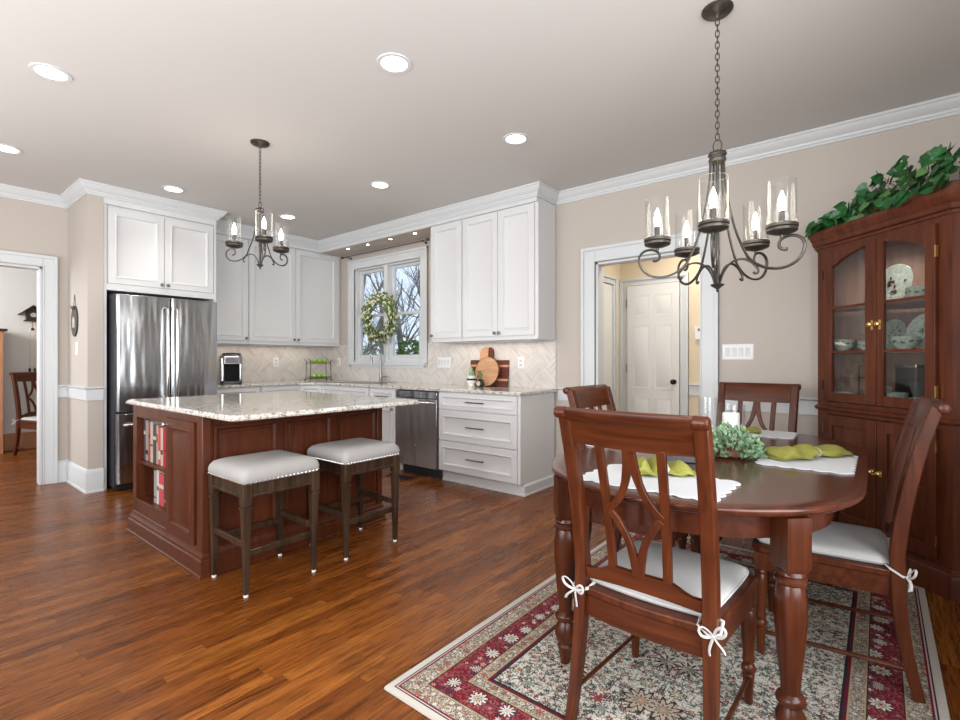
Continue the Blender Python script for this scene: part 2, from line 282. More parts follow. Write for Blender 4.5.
# ------------------------------------------------------------------ mesh helpers
class MB:
    def __init__(s): s.bm = bmesh.new()
    def face(s, vs):
        try: return s.bm.faces.new(vs)
        except ValueError: return None
    def box(s, x0, x1, y0, y1, z0, z1):
        v = [s.bm.verts.new(p) for p in [(x0,y0,z0),(x1,y0,z0),(x1,y1,z0),(x0,y1,z0),(x0,y0,z1),(x1,y0,z1),(x1,y1,z1),(x0,y1,z1)]]
        for f in [(0,3,2,1),(4,5,6,7),(0,1,5,4),(1,2,6,5),(2,3,7,6),(3,0,4,7)]: s.face([v[i] for i in f])
        return s
    def fbox(s, o, U, Vv, N, a0, a1, b0, b1, c0, c1):
        o, U, Vv, N = map(V, (o, U, Vv, N)); P = lambda a, b, c: s.bm.verts.new(o+U*a+Vv*b+N*c)
        v = [P(a0,b0,c0),P(a1,b0,c0),P(a1,b1,c0),P(a0,b1,c0),P(a0,b0,c1),P(a1,b0,c1),P(a1,b1,c1),P(a0,b1,c1)]
        for f in [(0,3,2,1),(4,5,6,7),(0,1,5,4),(1,2,6,5),(2,3,7,6),(3,0,4,7)]: s.face([v[i] for i in f])
        return s
    def prism(s, poly, z0, z1, T=None):
        """extrude a polygon (x,y) from z0 to z1; T maps (x,y,z) to a point"""
        T = T or (lambda x, y, z: (x, y, z))
        a = [s.bm.verts.new(T(x, y, z0)) for x, y in poly]; b = [s.bm.verts.new(T(x, y, z1)) for x, y in poly]
        n = len(poly); s.face(a[::-1]); s.face(b)
        for i in range(n): s.face([a[i], a[(i+1) % n], b[(i+1) % n], b[i]])
        return s
    def rings(s, rings, close=True, cap=True):
        R = [[s.bm.verts.new(p) for p in r] for r in rings]; n = len(R[0])
        for a, b in zip(R, R[1:]):
            for i in range(n if close else n-1): s.face([a[i], a[(i+1) % n], b[(i+1) % n], b[i]])
        if cap: s.face(R[0][::-1]); s.face(R[-1])
        return s
    def lathe(s, prof, c=(0, 0, 0), n=24, axis=(0, 0, 1), cap=True):
        ax = V(axis).normalized(); q = V((0, 0, 1)).rotation_difference(ax); c = V(c)
        rs = []
        for r, z in prof: rs.append([c + q @ V((max(r, 1e-4)*math.cos(2*PI*i/n), max(r, 1e-4)*math.sin(2*PI*i/n), z)) for i in range(n)])
        return s.rings(rs, True, cap)
    def cyl(s, c, r, h, n=20, axis=(0, 0, 1)): return s.lathe([(r, 0), (r, h)], c, n, axis)
    def tube(s, pts, r, n=8, closed=False, flat=None):
        pts = [V(p) for p in pts]; N = len(pts); rs = []; up = None
        for i, p in enumerate(pts):
            t = (pts[(i+1) % N]-pts[i-1]) if closed else (pts[min(i+1, N-1)]-pts[max(i-1, 0)])
            t.normalize()
            if up is None: up = t.orthogonal().normalized()
            up = (up - t*up.dot(t)).normalized(); bi = t.cross(up)
            rr = r[i] if isinstance(r, (list, tuple)) else r
            rs.append([p + (up*math.cos(2*PI*k/n)+bi*math.sin(2*PI*k/n)*(flat or 1))*rr for k in range(n)])
        if closed: rs.append(rs[0])
        return s.rings(rs, True, not closed)
    def sweep(s, pts, ws, ds, side=(1, 0, 0)):
        """rectangular section w (along side) x d, along pts"""
        pts = [V(p) for p in pts]; N = len(pts); rs = []; side = V(side)
        for i, p in enumerate(pts):
            t = (pts[min(i+1, N-1)]-pts[max(i-1, 0)]).normalized(); u = (side - t*side.dot(t)).normalized(); b = t.cross(u)
            w_ = (ws[i] if isinstance(ws, (list, tuple)) else ws)/2; d_ = (ds[i] if isinstance(ds, (list, tuple)) else ds)/2
            rs.append([p+u*w_+b*d_, p-u*w_+b*d_, p-u*w_-b*d_, p+u*w_-b*d_])
        return s.rings(rs)
    def panel(s, o, U, Vv, N, w_, h_, prof):
        """nested rectangles: prof is a list of (inset, height along N)"""
        o, U, Vv, N = map(V, (o, U, Vv, N)); rs = []
        for i, d in prof: rs.append([o+U*i+Vv*i+N*d, o+U*(w_-i)+Vv*i+N*d, o+U*(w_-i)+Vv*(h_-i)+N*d, o+U*i+Vv*(h_-i)+N*d])
        return s.rings(rs)
    def mold(s, path, z, prof, closed=False):
        """moulding swept along an xy path, offset to the right of travel; prof = (out, dz)"""
        n = len(path); P = [V((*p, 0)) for p in path]; mit = []
        for i in range(n):
            a = (P[i]-P[i-1]).normalized() if (i > 0 or closed) else None
            b = (P[(i+1) % n]-P[i]).normalized() if (i < n-1 or closed) else None
            na = V((a.y, -a.x, 0)) if a else None; nb = V((b.y, -b.x, 0)) if b else None
            if na is None: mit.append(nb)
            elif nb is None: mit.append(na)
            else: mm = (na+nb).normalized(); mit.append(mm/max(.2, mm.dot(na)))
        rs = [[P[i]+mit[i]*o+V((0, 0, z+dz)) for o, dz in prof] for i in range(n)]
        if closed: rs.append(rs[0])
        return s.rings(rs, True, not closed)
    def ball(s, c, r, n=12, sq=(1, 1, 1)):
        c = V(c); rs = []
        k = max(5, n//2+1)
        for i in range(k):
            a = -PI/2+PI*i/(k-1); rr = max(math.cos(a)*r, 1e-4)
            rs.append([c+V((rr*math.cos(2*PI*j/n)*sq[0], rr*math.sin(2*PI*j/n)*sq[1], r*math.sin(a)*sq[2])) for j in range(n)])
        return s.rings(rs)
    def leaf(s, p, d, nrm, L, W, heart=False, fold=.25):
        d = V(d).normalized(); nrm = V(nrm); sd = d.cross(nrm)
        if sd.length < 1e-4: sd = d.orthogonal()
        sd.normalize(); up = sd.cross(d); p = V(p)
        out = [(0, 0), (.02, .35), (.22, .52), (.5, .42), (.8, .16), (1, 0)] if heart else [(0, 0), (.3, .42), (.65, .38), (1, 0)]
        mid = [s.bm.verts.new(p+d*(a*L)-up*(.06*L*math.sin(a*PI))) for a, b in out]
        for sg in (1, -1):
            ed = [s.bm.verts.new(p+d*(a*L if not (heart and 0 < i < 2) else -.12*L)+sd*(sg*b*W)+up*(fold*b*W)) for i, (a, b) in enumerate(out) if 0 < i < len(out)-1]
            ch = [mid[0]]+ed+[mid[-1]]
            for i in range(len(out)-1):
                f = [mid[i], mid[i+1], ch[i+1], ch[i]]
                f = [v for j, v in enumerate(f) if v not in f[:j]]
                if len(f) > 2: s.face(f if sg > 0 else f[::-1])
        return s
    def xf(s, mtx): bmesh.ops.transform(s.bm, matrix=mtx, verts=s.bm.verts); return s

def obj(name, mb, m, parent=None, bevel=0, smooth=40, sub=0, label=None, kind=None):
    me = bpy.data.meshes.new(name)
    bmesh.ops.recalc_face_normals(mb.bm, faces=mb.bm.faces)
    mb.bm.to_mesh(me); mb.bm.free(); me.materials.append(m)
    if smooth:
        for p in me.polygons: p.use_smooth = True
        me.set_sharp_from_angle(angle=math.radians(smooth))
    o = bpy.data.objects.new(name, me); COL.objects.link(o)
    if parent: o.parent = parent
    if bevel:
        b = o.modifiers.new('bevel', 'BEVEL'); b.width = bevel; b.segments = 2; b.limit_method = 'ANGLE'; b.angle_limit = math.radians(50)
    if sub:
        b = o.modifiers.new('sub', 'SUBSURF'); b.levels = sub; b.render_levels = sub
    if label: o['label'] = label
    if kind: o['kind'] = kind
    return o
def tag(o, label, cat, group=None):
    o['label'] = label; o['category'] = cat
    if group: o['group'] = group
    return o
def thing(name, label, cat, loc=(0, 0, 0), rz=0, group=None):
    o = bpy.data.objects.new(name, None); COL.objects.link(o); o.location = loc; o.rotation_euler = (0, 0, rz); o.empty_display_size = .1
    return tag(o, label, cat, group)
def struct(name, mb, m, bevel=0, parent=None, **kw):
    o = obj(name, mb, m, parent, bevel, **kw)
    if not parent: o['kind'] = 'structure'
    return o
def dup(root, loc, rz, label, group=None):
    r = root.copy(); COL.objects.link(r); r.location = loc; r.rotation_euler = (0, 0, rz); r['label'] = label
    if group: r['group'] = group
    for ch in list(root.children):
        c = ch.copy(); COL.objects.link(c); c.parent = r
        for g in list(ch.children):
            d = g.copy(); COL.objects.link(d); d.parent = c
    return r
def bez(p0, p1, p2, p3, n=10):
    o = []
    for i in range(n+1):
        t = i/n; o.append(tuple((1-t)**3*a+3*(1-t)**2*t*b+3*(1-t)*t*t*c+t**3*d for a, b, c, d in zip(p0, p1, p2, p3)))
    return o
def rrect(x0, x1, y0, y1, r, n=5):
    o = []
    for cx, cy, a in ((x1-r, y1-r, 0), (x0+r, y1-r, PI/2), (x0+r, y0+r, PI), (x1-r, y0+r, 3*PI/2)):
        for i in range(n+1): t = a+PI/2*i/n; o.append((cx+r*math.cos(t), cy+r*math.sin(t)))
    return o

# ------------------------------------------------------------------ setting
struct('floor', MB().box(-2.9, 6.9, -7.0, 1.6, -.1, 0), M['floor'], smooth=0)
struct('ceiling', MB().box(-2.9, 6.85, -7.0, 1.6, H, H+.1), M['ceil'], smooth=0)
# north wall with the window and the hall opening
nw = MB()
nw.box(-.15, .66, 0, .12, 0, H).box(.66, 1.94, 0, .12, 0, 1.19).box(.66, 1.94, 0, .12, 2.42, H).box(1.94, 4.21, 0, .12, 0, H)
nw.box(4.21, 5.14, 0, .12, 2.08, H).box(5.14, 6.85, 0, .12, 0, H)
struct('wall_north', nw, M['wall'], smooth=0)
ww = MB().box(-.12, 0, -2.94, .0, 0, H).box(-.12, 0, -3.13, -2.94, 0, H).box(-.12, 0, -4.3, -3.13, 2.085, H).box(-.12, 0, -7.0, -4.3, 0, H)
struct('wall_west', ww, M['wall'], smooth=0)
struct('wall_west_pier', MB().box(0, .71, -2.94, -2.822, 0, H), M['wall'], smooth=0)
ew = MB().box(6.74, 6.85, -2.3, 0, 0, H).box(6.74, 6.85, -7.0, -4.9, 0, H).box(6.74, 6.85, -4.9, -2.3, 0, .5).box(6.74, 6.85, -4.9, -2.3, 2.4, H)
struct('wall_east', ew, M['wall'], smooth=0)
sw = MB().box(-.0, 1.2, -7.0, -6.86, 0, H).box(6.0, 6.74, -7.0, -6.86, 0, H).box(1.2, 6.0, -7.0, -6.86, 0, .45).box(1.2, 6.0, -7.0, -6.86, 2.4, H)
struct('wall_south', sw, M['wall'], smooth=0)
wf = MB()
for x in (1.2, 2.36, 3.56, 4.76, 5.92): wf.box(x, x+.08, -6.98, -6.88, .45, 2.4)
wf.box(1.2, 6.0, -6.97, -6.89, 1.4, 1.45)
struct('window_2', wf, M['trim'])
wf = MB()
for y in (-4.9, -3.64, -2.38): wf.box(6.75, 6.84, y, y+.08, .5, 2.4)
wf.box(6.77, 6.82, -4.9, -2.3, 1.42, 1.47)
struct('window_3', wf, M['trim'])
# side room beyond the west doorway
struct('wall_far_west', MB().box(-2.84, -2.72, -7.0, .0, 0, H), M['wall_grey'], smooth=0)
struct('wall_side_room_north', MB().box(-2.72, -.12, -.6, -.45, 0, H), M['wall_grey'], smooth=0)
struct('baseboard_far_west', MB().box(-2.72, -2.69, -6.9, -.6, 0, .22), M['orange_wood'], bevel=.004)
# hall beyond the north opening
struct('wall_hall_north', MB().box(3.75, 6.0, 1.4, 1.5, 0, H), M['cream'], smooth=0)
struct('wall_hall_west', MB().box(3.73, 3.85, .12, 1.4, 0, H), M['cream'], smooth=0)
struct('wall_hall_east', MB().box(5.9, 6.0, .12, 1.4, 0, H), M['cream'], smooth=0)
# backsplash
bs = MB().box(.0, .53, -.012, 0, .915, 1.40).box(.53, 2.07, -.012, 0, .915, 1.10).box(2.07, 3.80, -.012, 0, .915, 1.40)
struct('trim_backsplash_north', bs, M['splash'], smooth=0)
struct('trim_backsplash_west', MB().box(0, .012, -1.83, -.012, .915, 1.40), M['splash'], smooth=0)

struct('trim_soffit_underside', MB().box(.345, 2.434, -.338, -.001, 2.638, 2.6445), M['wall'], smooth=0)
CROWN = [(0, 0), (.085, 0), (.085, -.014), (.074, -.020), (.066, -.036), (.044, -.058), (.026, -.070), (.022, -.082), (.012, -.088), (.012, -.104), (0, -.104)]
CROWN = [(o*.88, d*.98) for o, d in CROWN]
cr = MB().mold([(0, -6.86), (0, -2.94), (.71, -2.94), (.71, -1.83), (.345, -1.83), (.345, -.345), (3.80, -.345), (3.80, 0), (6.74, 0), (6.74, -6.86)], H, CROWN)
struct('trim_crown', cr, M['trim'], smooth=25)
fr = MB().box(.02, .705, -2.822, -1.835, 2.63, H-.02).box(.0, .34, -1.83, -.0, 2.645, H-.02).box(.34, 3.795, -.34, -.0, 2.645, H-.02)
struct('trim_cabinet_frieze', fr, M['cab'], smooth=0)
# baseboards and chair rails
BB = [(0, 0), (.022, 0), (.022, .015), (.016, .022), (.016, .175), (.010, .192), (.004, .205), (0, .21)]
CRL = [(0, -.115), (.012, -.115), (.012, -.018), (.022, -.012), (.030, -.006), (.030, .004), (0, .004)]
struct('baseboard_west', MB().mold([(0, -3.02), (0, -2.94), (.71, -2.94), (.71, -2.824)], 0, BB), M['trim'], smooth=25)
struct('trim_chair_rail_west', MB().mold([(0, -3.02), (0, -2.94), (.71, -2.94), (.71, -2.824)], .945, CRL), M['trim'], smooth=25)
struct('baseboard_north', MB().mold([(5.262, 0), (5.89, 0)], 0, BB), M['trim'], smooth=25)
struct('baseboard_north_east', MB().mold([(3.84, 0), (4.06, 0)], 0, BB), M['trim'], smooth=25)
struct('trim_chair_rail_north', MB().mold([(5.262, 0), (5.89, 0)], .925, CRL), M['trim'], smooth=25)
struct('trim_chair_rail_by_cabinet', MB().mold([(3.825, 0), (4.06, 0)], .925, CRL), M['trim'], smooth=25)
struct('baseboard_hall', MB().mold([(3.85, 1.4), (3.852, 1.4)], 0, BB).mold([(4.625, 1.4), (5.9, 1.4)], 0, BB), M['trim'], smooth=25)
struct('trim_chair_rail_hall', MB().mold([(4.625, 1.4), (5.9, 1.4)], .93, CRL), M['trim'], smooth=25)
# casings
def casing(mb, o, U, N, w0, w1, z1, wd=.14, z0=0.0):
    """door casing around an opening w0..w1 x z1 with stepped profile"""
    for a, b in ((w0-wd, w0), (w1, w1+wd)):
        mb.fbox(o, U, (0, 0, 1), N, a, b, z0, z1+wd, 0, .018)
    mb.fbox(o, U, (0, 0, 1), N, w0, w1, z1, z1+wd, 0, .018)
    for a, b in ((w0-wd, w0-wd+.03), (w1+wd-.03, w1+wd)): mb.fbox(o, U, (0, 0, 1), N, a, b, z0, z1+wd, .0, .034)
    mb.fbox(o, U, (0, 0, 1), N, w0-wd, w1+wd, z1+wd-.03, z1+wd, .0, .0345)
    for a, b in ((w0-.012, w0), (w1, w1+.012)): mb.fbox(o, U, (0, 0, 1), N, a, b, z0, z1+.012, .0, .024)
    mb.fbox(o, U, (0, 0, 1), N, w0, w1, z1, z1+.012, .0, .0245)
    return mb
dc = casing(MB(), (0, 0, 0), (1, 0, 0), (0, -1, 0), 4.21, 5.115, 2.085, .135)
dc.box(4.21, 4.235, 0, .12, 0, 2.085).box(5.116, 5.14, 0, .12, 0, 2.085).box(4.21, 5.14, 0, .12, 2.06, 2.085)
struct('trim_hall_opening', dc, M['trim'], bevel=.003)
dc = casing(MB(), (0, 0, 0), (0, 1, 0), (1, 0, 0), -4.3, -3.13, 2.085, .108)
dc.box(-.12, 0, -3.152, -3.128, 0, 2.085).box(-.12, 0, -4.3, -3.13, 2.06, 2.087)
struct('trim_west_doorway', dc, M['trim'], bevel=.003)

# window 1 (kitchen)
wroot = struct('window_1', casing(MB(), (0, 0, 0), (1, 0, 0), (0, -1, 0), .655, 1.945, 2.425, .12, 1.16).box(.56, 2.04, -.05, 0, 1.13, 1.165).box(.60, 2.0, -.02, 0, 1.09, 1.13)
               .box(.655, .675, 0, .12, 1.165, 2.42).box(1.925, 1.945, 0, .12, 1.165, 2.42).box(.655, 1.945, 0, .12, 2.40, 2.425).box(.655, 1.945, -.008, .12, 1.165, 1.202).box(1.265, 1.335, -.012, .12, 1.165, 2.42), M['trim'], bevel=.003)
for x0, x1 in ((.675, 1.265), (1.335, 1.925)):
    for z0, z1, y in ((1.2, 1.80, .03), (1.77, 2.40, .065)):
        s = MB(); k = .05
        s.box(x0, x0+k, y, y+.032, z0, z1).box(x1-k, x1, y, y+.032, z0, z1).box(x0+k, x1-k, y, y+.032, z0, z0+(.06 if z0 < 1.5 else .035)).box(x0+k, x1-k, y, y+.032, z1-.035, z1)
        so_ = obj('sash', s, M['trim'], wroot, .002)
        obj('pane', MB().box(x0+k, x1-k, y+.014, y+.018, z0+.03, z1-.03), M['win_glass'], so_, smooth=0)

# hall door (six panel) and its casing
hd = struct('door_1', MB().panel((3.945, 1.395, .01), (1, 0, 0), (0, 0, 1), (0, -1, 0), .585, 2.035, [(0, 0), (0, .03)]), M['doorw'])
pf = [(0, .0301), (.006, .0245), (.02, .0245), (.034, .029)]
pn = MB()
for zx, hh in ((.14, .62), (.86, .72), (1.68, .24)):
    for ux in (.07, .32): pn.panel((3.945+ux, 1.395, .01+zx), (1, 0, 0), (0, 0, 1), (0, -1, 0), .195, hh, [(0, .029), (0, .034), (.012, .031), (.02, .031), (.034, .036)])
obj('panel', pn, M['doorw'], hd)
obj('door_knob', MB().lathe([(.026, 0), (.026, .006), (.012, .01), (.012, .03), (.024, .038), (.028, .052), (.02, .066), (.0, .07)], (4.478, 1.365, .955), 16, (0, -1, 0)), M['black'], hd, label='black round knob')
for z in (.28, 1.05, 1.80): obj('hinge', MB().box(3.934, 3.946, 1.358, 1.37, z, z+.1), M['nickel'], hd)
struct('trim_hall_door', casing(MB(), (0, 1.4, 0), (1, 0, 0), (0, -1, 0), 3.938, 4.536, 2.05, .085), M['trim'], bevel=.002)
struct('door_2', MB().panel((3.851, .55, .01), (0, 1, 0), (0, 0, 1), (1, 0, 0), .6, 2.03, [(0, 0), (0, .012)]), M['doorw'])
struct('trim_hall_side_door', casing(MB(), (3.85, 0, 0), (0, 1, 0), (1, 0, 0), .55, 1.15, 2.05, .09), M['trim'], bevel=.002)

# ------------------------------------------------------------------ cabinetry helpers
SHK = [(0, 0), (0, .019), (.002, .021), (.052, .021), (.055, .026), (.064, .025), (.074, .008), (.080, .006)]
SHK_S = [(0, 0), (0, .019), (.002, .021), (.034, .021), (.037, .026), (.044, .025), (.052, .008), (.056, .006)]
def knob(parent, o, N, m='pewter', r=.017):
    return obj('knob', MB().lathe([(r*.45, 0), (r*.4, .012), (r*.95, .017), (r, .023), (r*.7, .029), (0, .031)], o, 12, N), M[m], parent)
def bar_pull(parent, c, U, N, L=.21):
    c, U, N = V(c), V(U), V(N); mb = MB()
    for s in (-1, 1): mb.cyl(c+U*(s*L*.42), .0045, .028, 8, N)
    mb.tube([c-U*L/2+N*.028, c+U*L/2+N*.028], .0065, 8)
    return obj('pull', mb, M['pewter'], parent)
def door(parent, o, U, N, w_, h_, prof=SHK, m='cab', name='door'):
    return obj(name, MB().panel(o, U, (0, 0, 1), N, w_, h_, prof), M[m], parent, smooth=20)

# upper cabinets, west wall (front x = .345)
E = .321
def upper_w(y0, y1, doors, label, knobs):
    t = thing('wall_cabinet', label, 'cabinet', (0, 0, 0), group='white wall cabinets')
    obj('body', MB().box(.012, E, y0, y1, 1.40, 2.644).box(.03, E+.012, y0, y1, 1.385, 1.405), M['cab'], t, .002)
    for (a, b), k in zip(doors, knobs):
        d = door(t, (E, a, 1.425), (0, 1, 0), (1, 0, 0), b-a, 1.205); knob(d, (E+.021, k, 1.455), (1, 0, 0))
    return t
upper_w(-1.83, -1.312, [(-1.825, -1.318)], 'single-door white wall cabinet on the fridge wall, directly right of the refrigerator', [-1.345])
upper_w(-1.308, -.012, [(-1.303, -.700), (-.694, -.06)], 'two-door white wall cabinet on the fridge wall, in the room corner above the fruit rack', [-.725, -.668])
# upper cabinets, north wall
def upper_n(x0, x1, doors, label, knobs):
    t = thing('wall_cabinet', label, 'cabinet', group='white wall cabinets')
    obj('body', MB().box(x0, x1, -E, -.012, 1.40, 2.644).box(x0, x1, -E-.012, -.02, 1.385, 1.405), M['cab'], t, .002)
    for (a, b), k in zip(doors, knobs):
        d = door(t, (a, -E, 1.425), (1, 0, 0), (0, -1, 0), b-a, 1.205); knob(d, (k, -E-.021, 1.455), (0, -1, 0))
    return t
upper_n(2.435, 2.888, [(2.44, 2.883)], 'narrow single-door white wall cabinet directly right of the window', [2.47])
upper_n(2.892, 3.80, [(2.897, 3.345), (3.351, 3.765)], 'wide two-door white wall cabinet above the cutting boards', [3.32, 3.376])
# cabinet over the fridge
t = thing('fridge_cabinet', 'white two-door cabinet mounted over the refrigerator', 'cabinet')
obj('body', MB().box(.02, .68, -2.818, -1.835, 1.84, 2.629).box(.02, .70, -2.819, -2.797, 0.0, 2.629).box(.02, .70, -1.856, -1.834, 0.0, 2.629).box(.66, .70, -2.797, -1.856, 1.84, 1.90), M['cab'], t, .002)
for (a, b), k in zip([(-2.785, -2.328), (-2.322, -1.862)], [-2.352, -2.298]):
    d = door(t, (.68, a, 1.905), (0, 1, 0), (1, 0, 0), b-a, .70); knob(d, (.701, k, 1.935), (1, 0, 0), 'nickel')
# refrigerator
t = thing('refrigerator', 'stainless french-door refrigerator with bottom freezer beside the beige pier', 'refrigerator', (0, 0, 0))
obj('body', MB().box(.06, .835, -2.775, -1.90, .03, 1.80), M['fridge_side'], t, .006)
obj('toe_grille', MB().box(.5, .85, -2.76, -1.915, .01, .06), M['dark'], t)
for a, b, hy, lb in ((-2.77, -2.340, -2.378, 'left door'), (-2.334, -1.905, -2.296, 'right door')):
    d = obj('door', MB().prism(rrect(.84, .905, a, b, .02), .725, 1.79), M['steel'], t, .004)
    hp = [(.905, hy, .83), (.945, hy, .85), (.958, hy, .95), (.962, hy, 1.27), (.958, hy, 1.58), (.945, hy, 1.68), (.905, hy, 1.70)]
    obj('handle', MB().tube(hp, .014, 12), M['chrome'], d)
d = obj('freezer_drawer', MB().prism(rrect(.84, .905, -2.77, -1.905, .02), .07, .705), M['steel'], t, .004)
obj('handle', MB().tube([(.905, -2.71, .60), (.95, -2.70, .605), (.958, -2.60, .605), (.958, -2.1, .605), (.95, -1.98, .605), (.905, -1.97, .60)], .014, 12), M['chrome'], d)

# base cabinets
def base_n(name, x0, x1, label, fronts, end=False, toe=True):
    t = thing(name, label, 'cabinet')
    b = MB().box(x0, x1, -.61, -.03, .105, .884)
    b.box(x0, x1, -.535, -.05, .0, .106)
    obj('body', b, M['cab'], t, .002)
    for k, a, c, z0, z1, pull in fronts:
        d = door(t, (a, -.61, z0), (1, 0, 0), (0, -1, 0), c-a, z1-z0, SHK_S if z1-z0 < .2 else SHK, 'cab', k)
        if pull == 'bar': bar_pull(d, ((a+c)/2, -.622, (z0+z1)/2), (1, 0, 0), (0, -1, 0))
        if pull == 'knob': knob(d, (c-.04, -.631, z1-.04), (0, -1, 0))
    return t
base_n('sink_cabinet', .80, 1.752, 'white base cabinet under the sink and window', [('false_front', .812, 1.742, .715, .875, None), ('door', .812, 1.274, .115, .705, 'knob'), ('door', 1.28, 1.742, .115, .705, 'knob')])
base_n('base_cabinet', 1.756, 2.205, 'narrow white base cabinet directly left of the dishwasher', [('drawer', 1.765, 2.195, .715, .875, 'bar'), ('door', 1.765, 2.195, .115, .705, 'knob')])
t = base_n('drawer_cabinet', 2.83, 3.80, 'white three-drawer base cabinet at the end of the counter, right of the dishwasher', [('drawer', 2.84, 3.775, .715, .875, 'bar'), ('drawer', 2.84, 3.775, .412, .705, 'bar'), ('drawer', 2.84, 3.775, .115, .402, 'bar')])
obj('end_baseboard', MB().mold([(2.835, -.551), (3.80, -.551), (3.80, -.03)], 0, [(0, 0), (.020, 0), (.020, .012), (.014, .018), (.014, .085), (.004, .098), (0, .1)]), M['cab'], t, smooth=25)
t = thing('corner_cabinet', 'white corner base cabinet with a narrow angled door beneath the fruit rack', 'cabinet')
obj('body', MB().prism([(.03, -.03), (.795, -.03), (.795, -.60), (.60, -.79), (.03, -.79)], .105, .884), M['cab'], t, .002)
obj('door', MB().panel((.605, -.785, .115), (.7071, .7071, 0), (0, 0, 1), (.7071, -.7071, 0), .255, .76, SHK_S), M['cab'], t, smooth=20)
for y0, y1, lb in ((-1.825, -1.31, 'white base cabinet beneath the coffee maker, against the refrigerator'), (-1.306, -.795, 'white base cabinet on the fridge wall between the coffee maker cabinet and the corner')):
    t = thing('base_cabinet', lb, 'cabinet')
    obj('body', MB().box(.03, .61, y0, y1, .105, .884).box(.05, .535, y0, y1, 0, .106), M['cab'], t, .002)
    d = door(t, (.61, y0+.008, .715), (0, 1, 0), (1, 0, 0), y1-y0-.016, .16, SHK_S, 'cab', 'drawer'); bar_pull(d, (.622, (y0+y1)/2, .795), (0, 1, 0), (1, 0, 0))
    d = door(t, (.61, y0+.008, .115), (0, 1, 0), (1, 0, 0), y1-y0-.016, .59); knob(d, (.631, y1-.05, .67), (1, 0, 0))
# dishwasher
t = thing('dishwasher', 'stainless dishwasher with a bar handle under the counter', 'dishwasher')
obj('body', MB().box(2.212, 2.824, -.60, -.05, .10, .882).box(2.23, 2.81, -.54, -.1, .0, .1), M['dark'], t)
obj('door', MB().box(2.216, 2.820, -.642, -.602, .105, .80), M['steel_dw'], t, .004)
obj('control_strip', MB().box(2.216, 2.820, -.640, -.602, .805, .872), M['steel'], t, .003)
obj('handle', MB().tube([(2.24, -.642, .765), (2.245, -.685, .768), (2.30, -.69, .768), (2.74, -.69, .768), (2.795, -.685, .768), (2.80, -.642, .765)], .012, 10), M['chrome'], t)
obj('badge', MB().cyl((2.52, -.642, .32), .009, .002, 16, (0, -1, 0)), M['chrome'], t)

# worktop (L) with eased edge
wt = MB().prism([(.012, -1.832), (.65, -1.832), (.65, -.84), (.845, -.65), (3.82, -.65), (3.82, -.012), (.012, -.012)], .885, .915)
tag(obj('worktop', wt, M['granite'], bevel=.006), 'L-shaped speckled granite worktop along the window wall and fridge wall', 'countertop')
sk = thing('sink', 'stainless undermount sink set in the worktop below the window', 'sink', (1.27, -.32, .915))
obj('basin', MB().panel((-.36, -.2, .0005), (1, 0, 0), (0, 1, 0), (0, 0, 1), .72, .40, [(0, 0), (0, .0015), (.008, .0015), (.014, .001), (.02, .0012)]), M['nickel'], sk)
f = thing('faucet', 'tall gooseneck nickel faucet at the sink in front of the window', 'faucet', (1.30, -.085, .915))
obj('base', MB().lathe([(.028, 0), (.028, .01), (.022, .02), (.02, .09), (.016, .12)], (0, 0, 0), 16), M['nickel'], f)
gp = [(0, 0, .1), (0, 0, .34)]+[(0, -.075*(1-math.cos(a)), .34+.075*math.sin(a)) for a in [PI*i/10 for i in range(1, 11)]]+[(0, -.15, .31)]
obj('spout', MB().tube(gp, .012, 12), M['nickel'], f)
obj('spray_head', MB().lathe([(.013, 0), (.017, -.02), (.019, -.07), (.015, -.075)], (0, -.15, .315), 14), M['nickel'], f)
obj('lever', MB().tube([(.02, 0, .06), (.05, 0, .065), (.085, 0, .075)], [.008, .007, .005], 8), M['nickel'], f)
tag(obj('soap_pump', MB().lathe([(.02, 0), (.02, .006), (.008, .012), (.008, .06), (.012, .062), (.012, .075), (0, .078)], (0, 0, 0), 12).tube([(0, 0, .07), (0, -.05, .072)], .005, 8), M['nickel']), 'small nickel soap pump on the worktop right of the faucet', 'soap dispenser').location = (1.47, -.1, .915)

# ------------------------------------------------------------------ island
isl = thing('kitchen_island', 'cherry wood kitchen island with raised panels and an open book niche', 'kitchen island', (2.72, -2.38, 0))
def L(x, y, z=0): return (x-2.72, y+2.38, z)
ib = MB()
# body as a carcass so the niche is open at the end face (y = -3.0)
X0, X1, Y0, Y1 = 2.148, 3.32, -3.0, -1.76
def lb(mb, x0, x1, y0, y1, z0, z1): return mb.box(x0-2.72, x1-2.72, y0+2.38, y1+2.38, z0, z1)
lb(ib, X0, X1, -2.70, Y1, .10, .884)
lb(ib, 2.80, X1, Y0, -2.70, .10, .884); lb(ib, X0, 2.215, Y0, -2.70, .10, .884)
lb(ib, 2.215, 2.80, Y0, -2.70, .10, .235); lb(ib, 2.215, 2.80, Y0, -2.70, .80, .884)
obj('body', ib, M['island'], isl, .003)
obj('shelf', lb(MB(), 2.216, 2.799, -2.985, -2.702, .478, .498), M['island'], isl, .002)
RP = [(0, 0), (0, .016), (.045, .016), (.05, .021), (.06, .019), (.068, .006), (.078, .006), (.105, .013)]
RPb = [(0, 0), (0, .015), (.014, .015), (.024, .001), (.036, .001), (.040, .005), (.07, .005)]
d = obj('door', MB().panel(L(2.81, Y0, .15), (1, 0, 0), (0, 0, 1), (0, -1, 0), .42, .69, RP), M['island'], isl, smooth=20)
knob(d, L(2.835, Y0-.016, .80), (0, -1, 0), 'chrome', .016)
for a, b in ((-2.95, -2.575), (-2.53, -2.19), (-2.14, -1.81)):
    obj('side_panel', MB().panel(L(X1, a, .17), (0, 1, 0), (0, 0, 1), (1, 0, 0), b-a, .65, RPb), M['island'], isl, smooth=20)
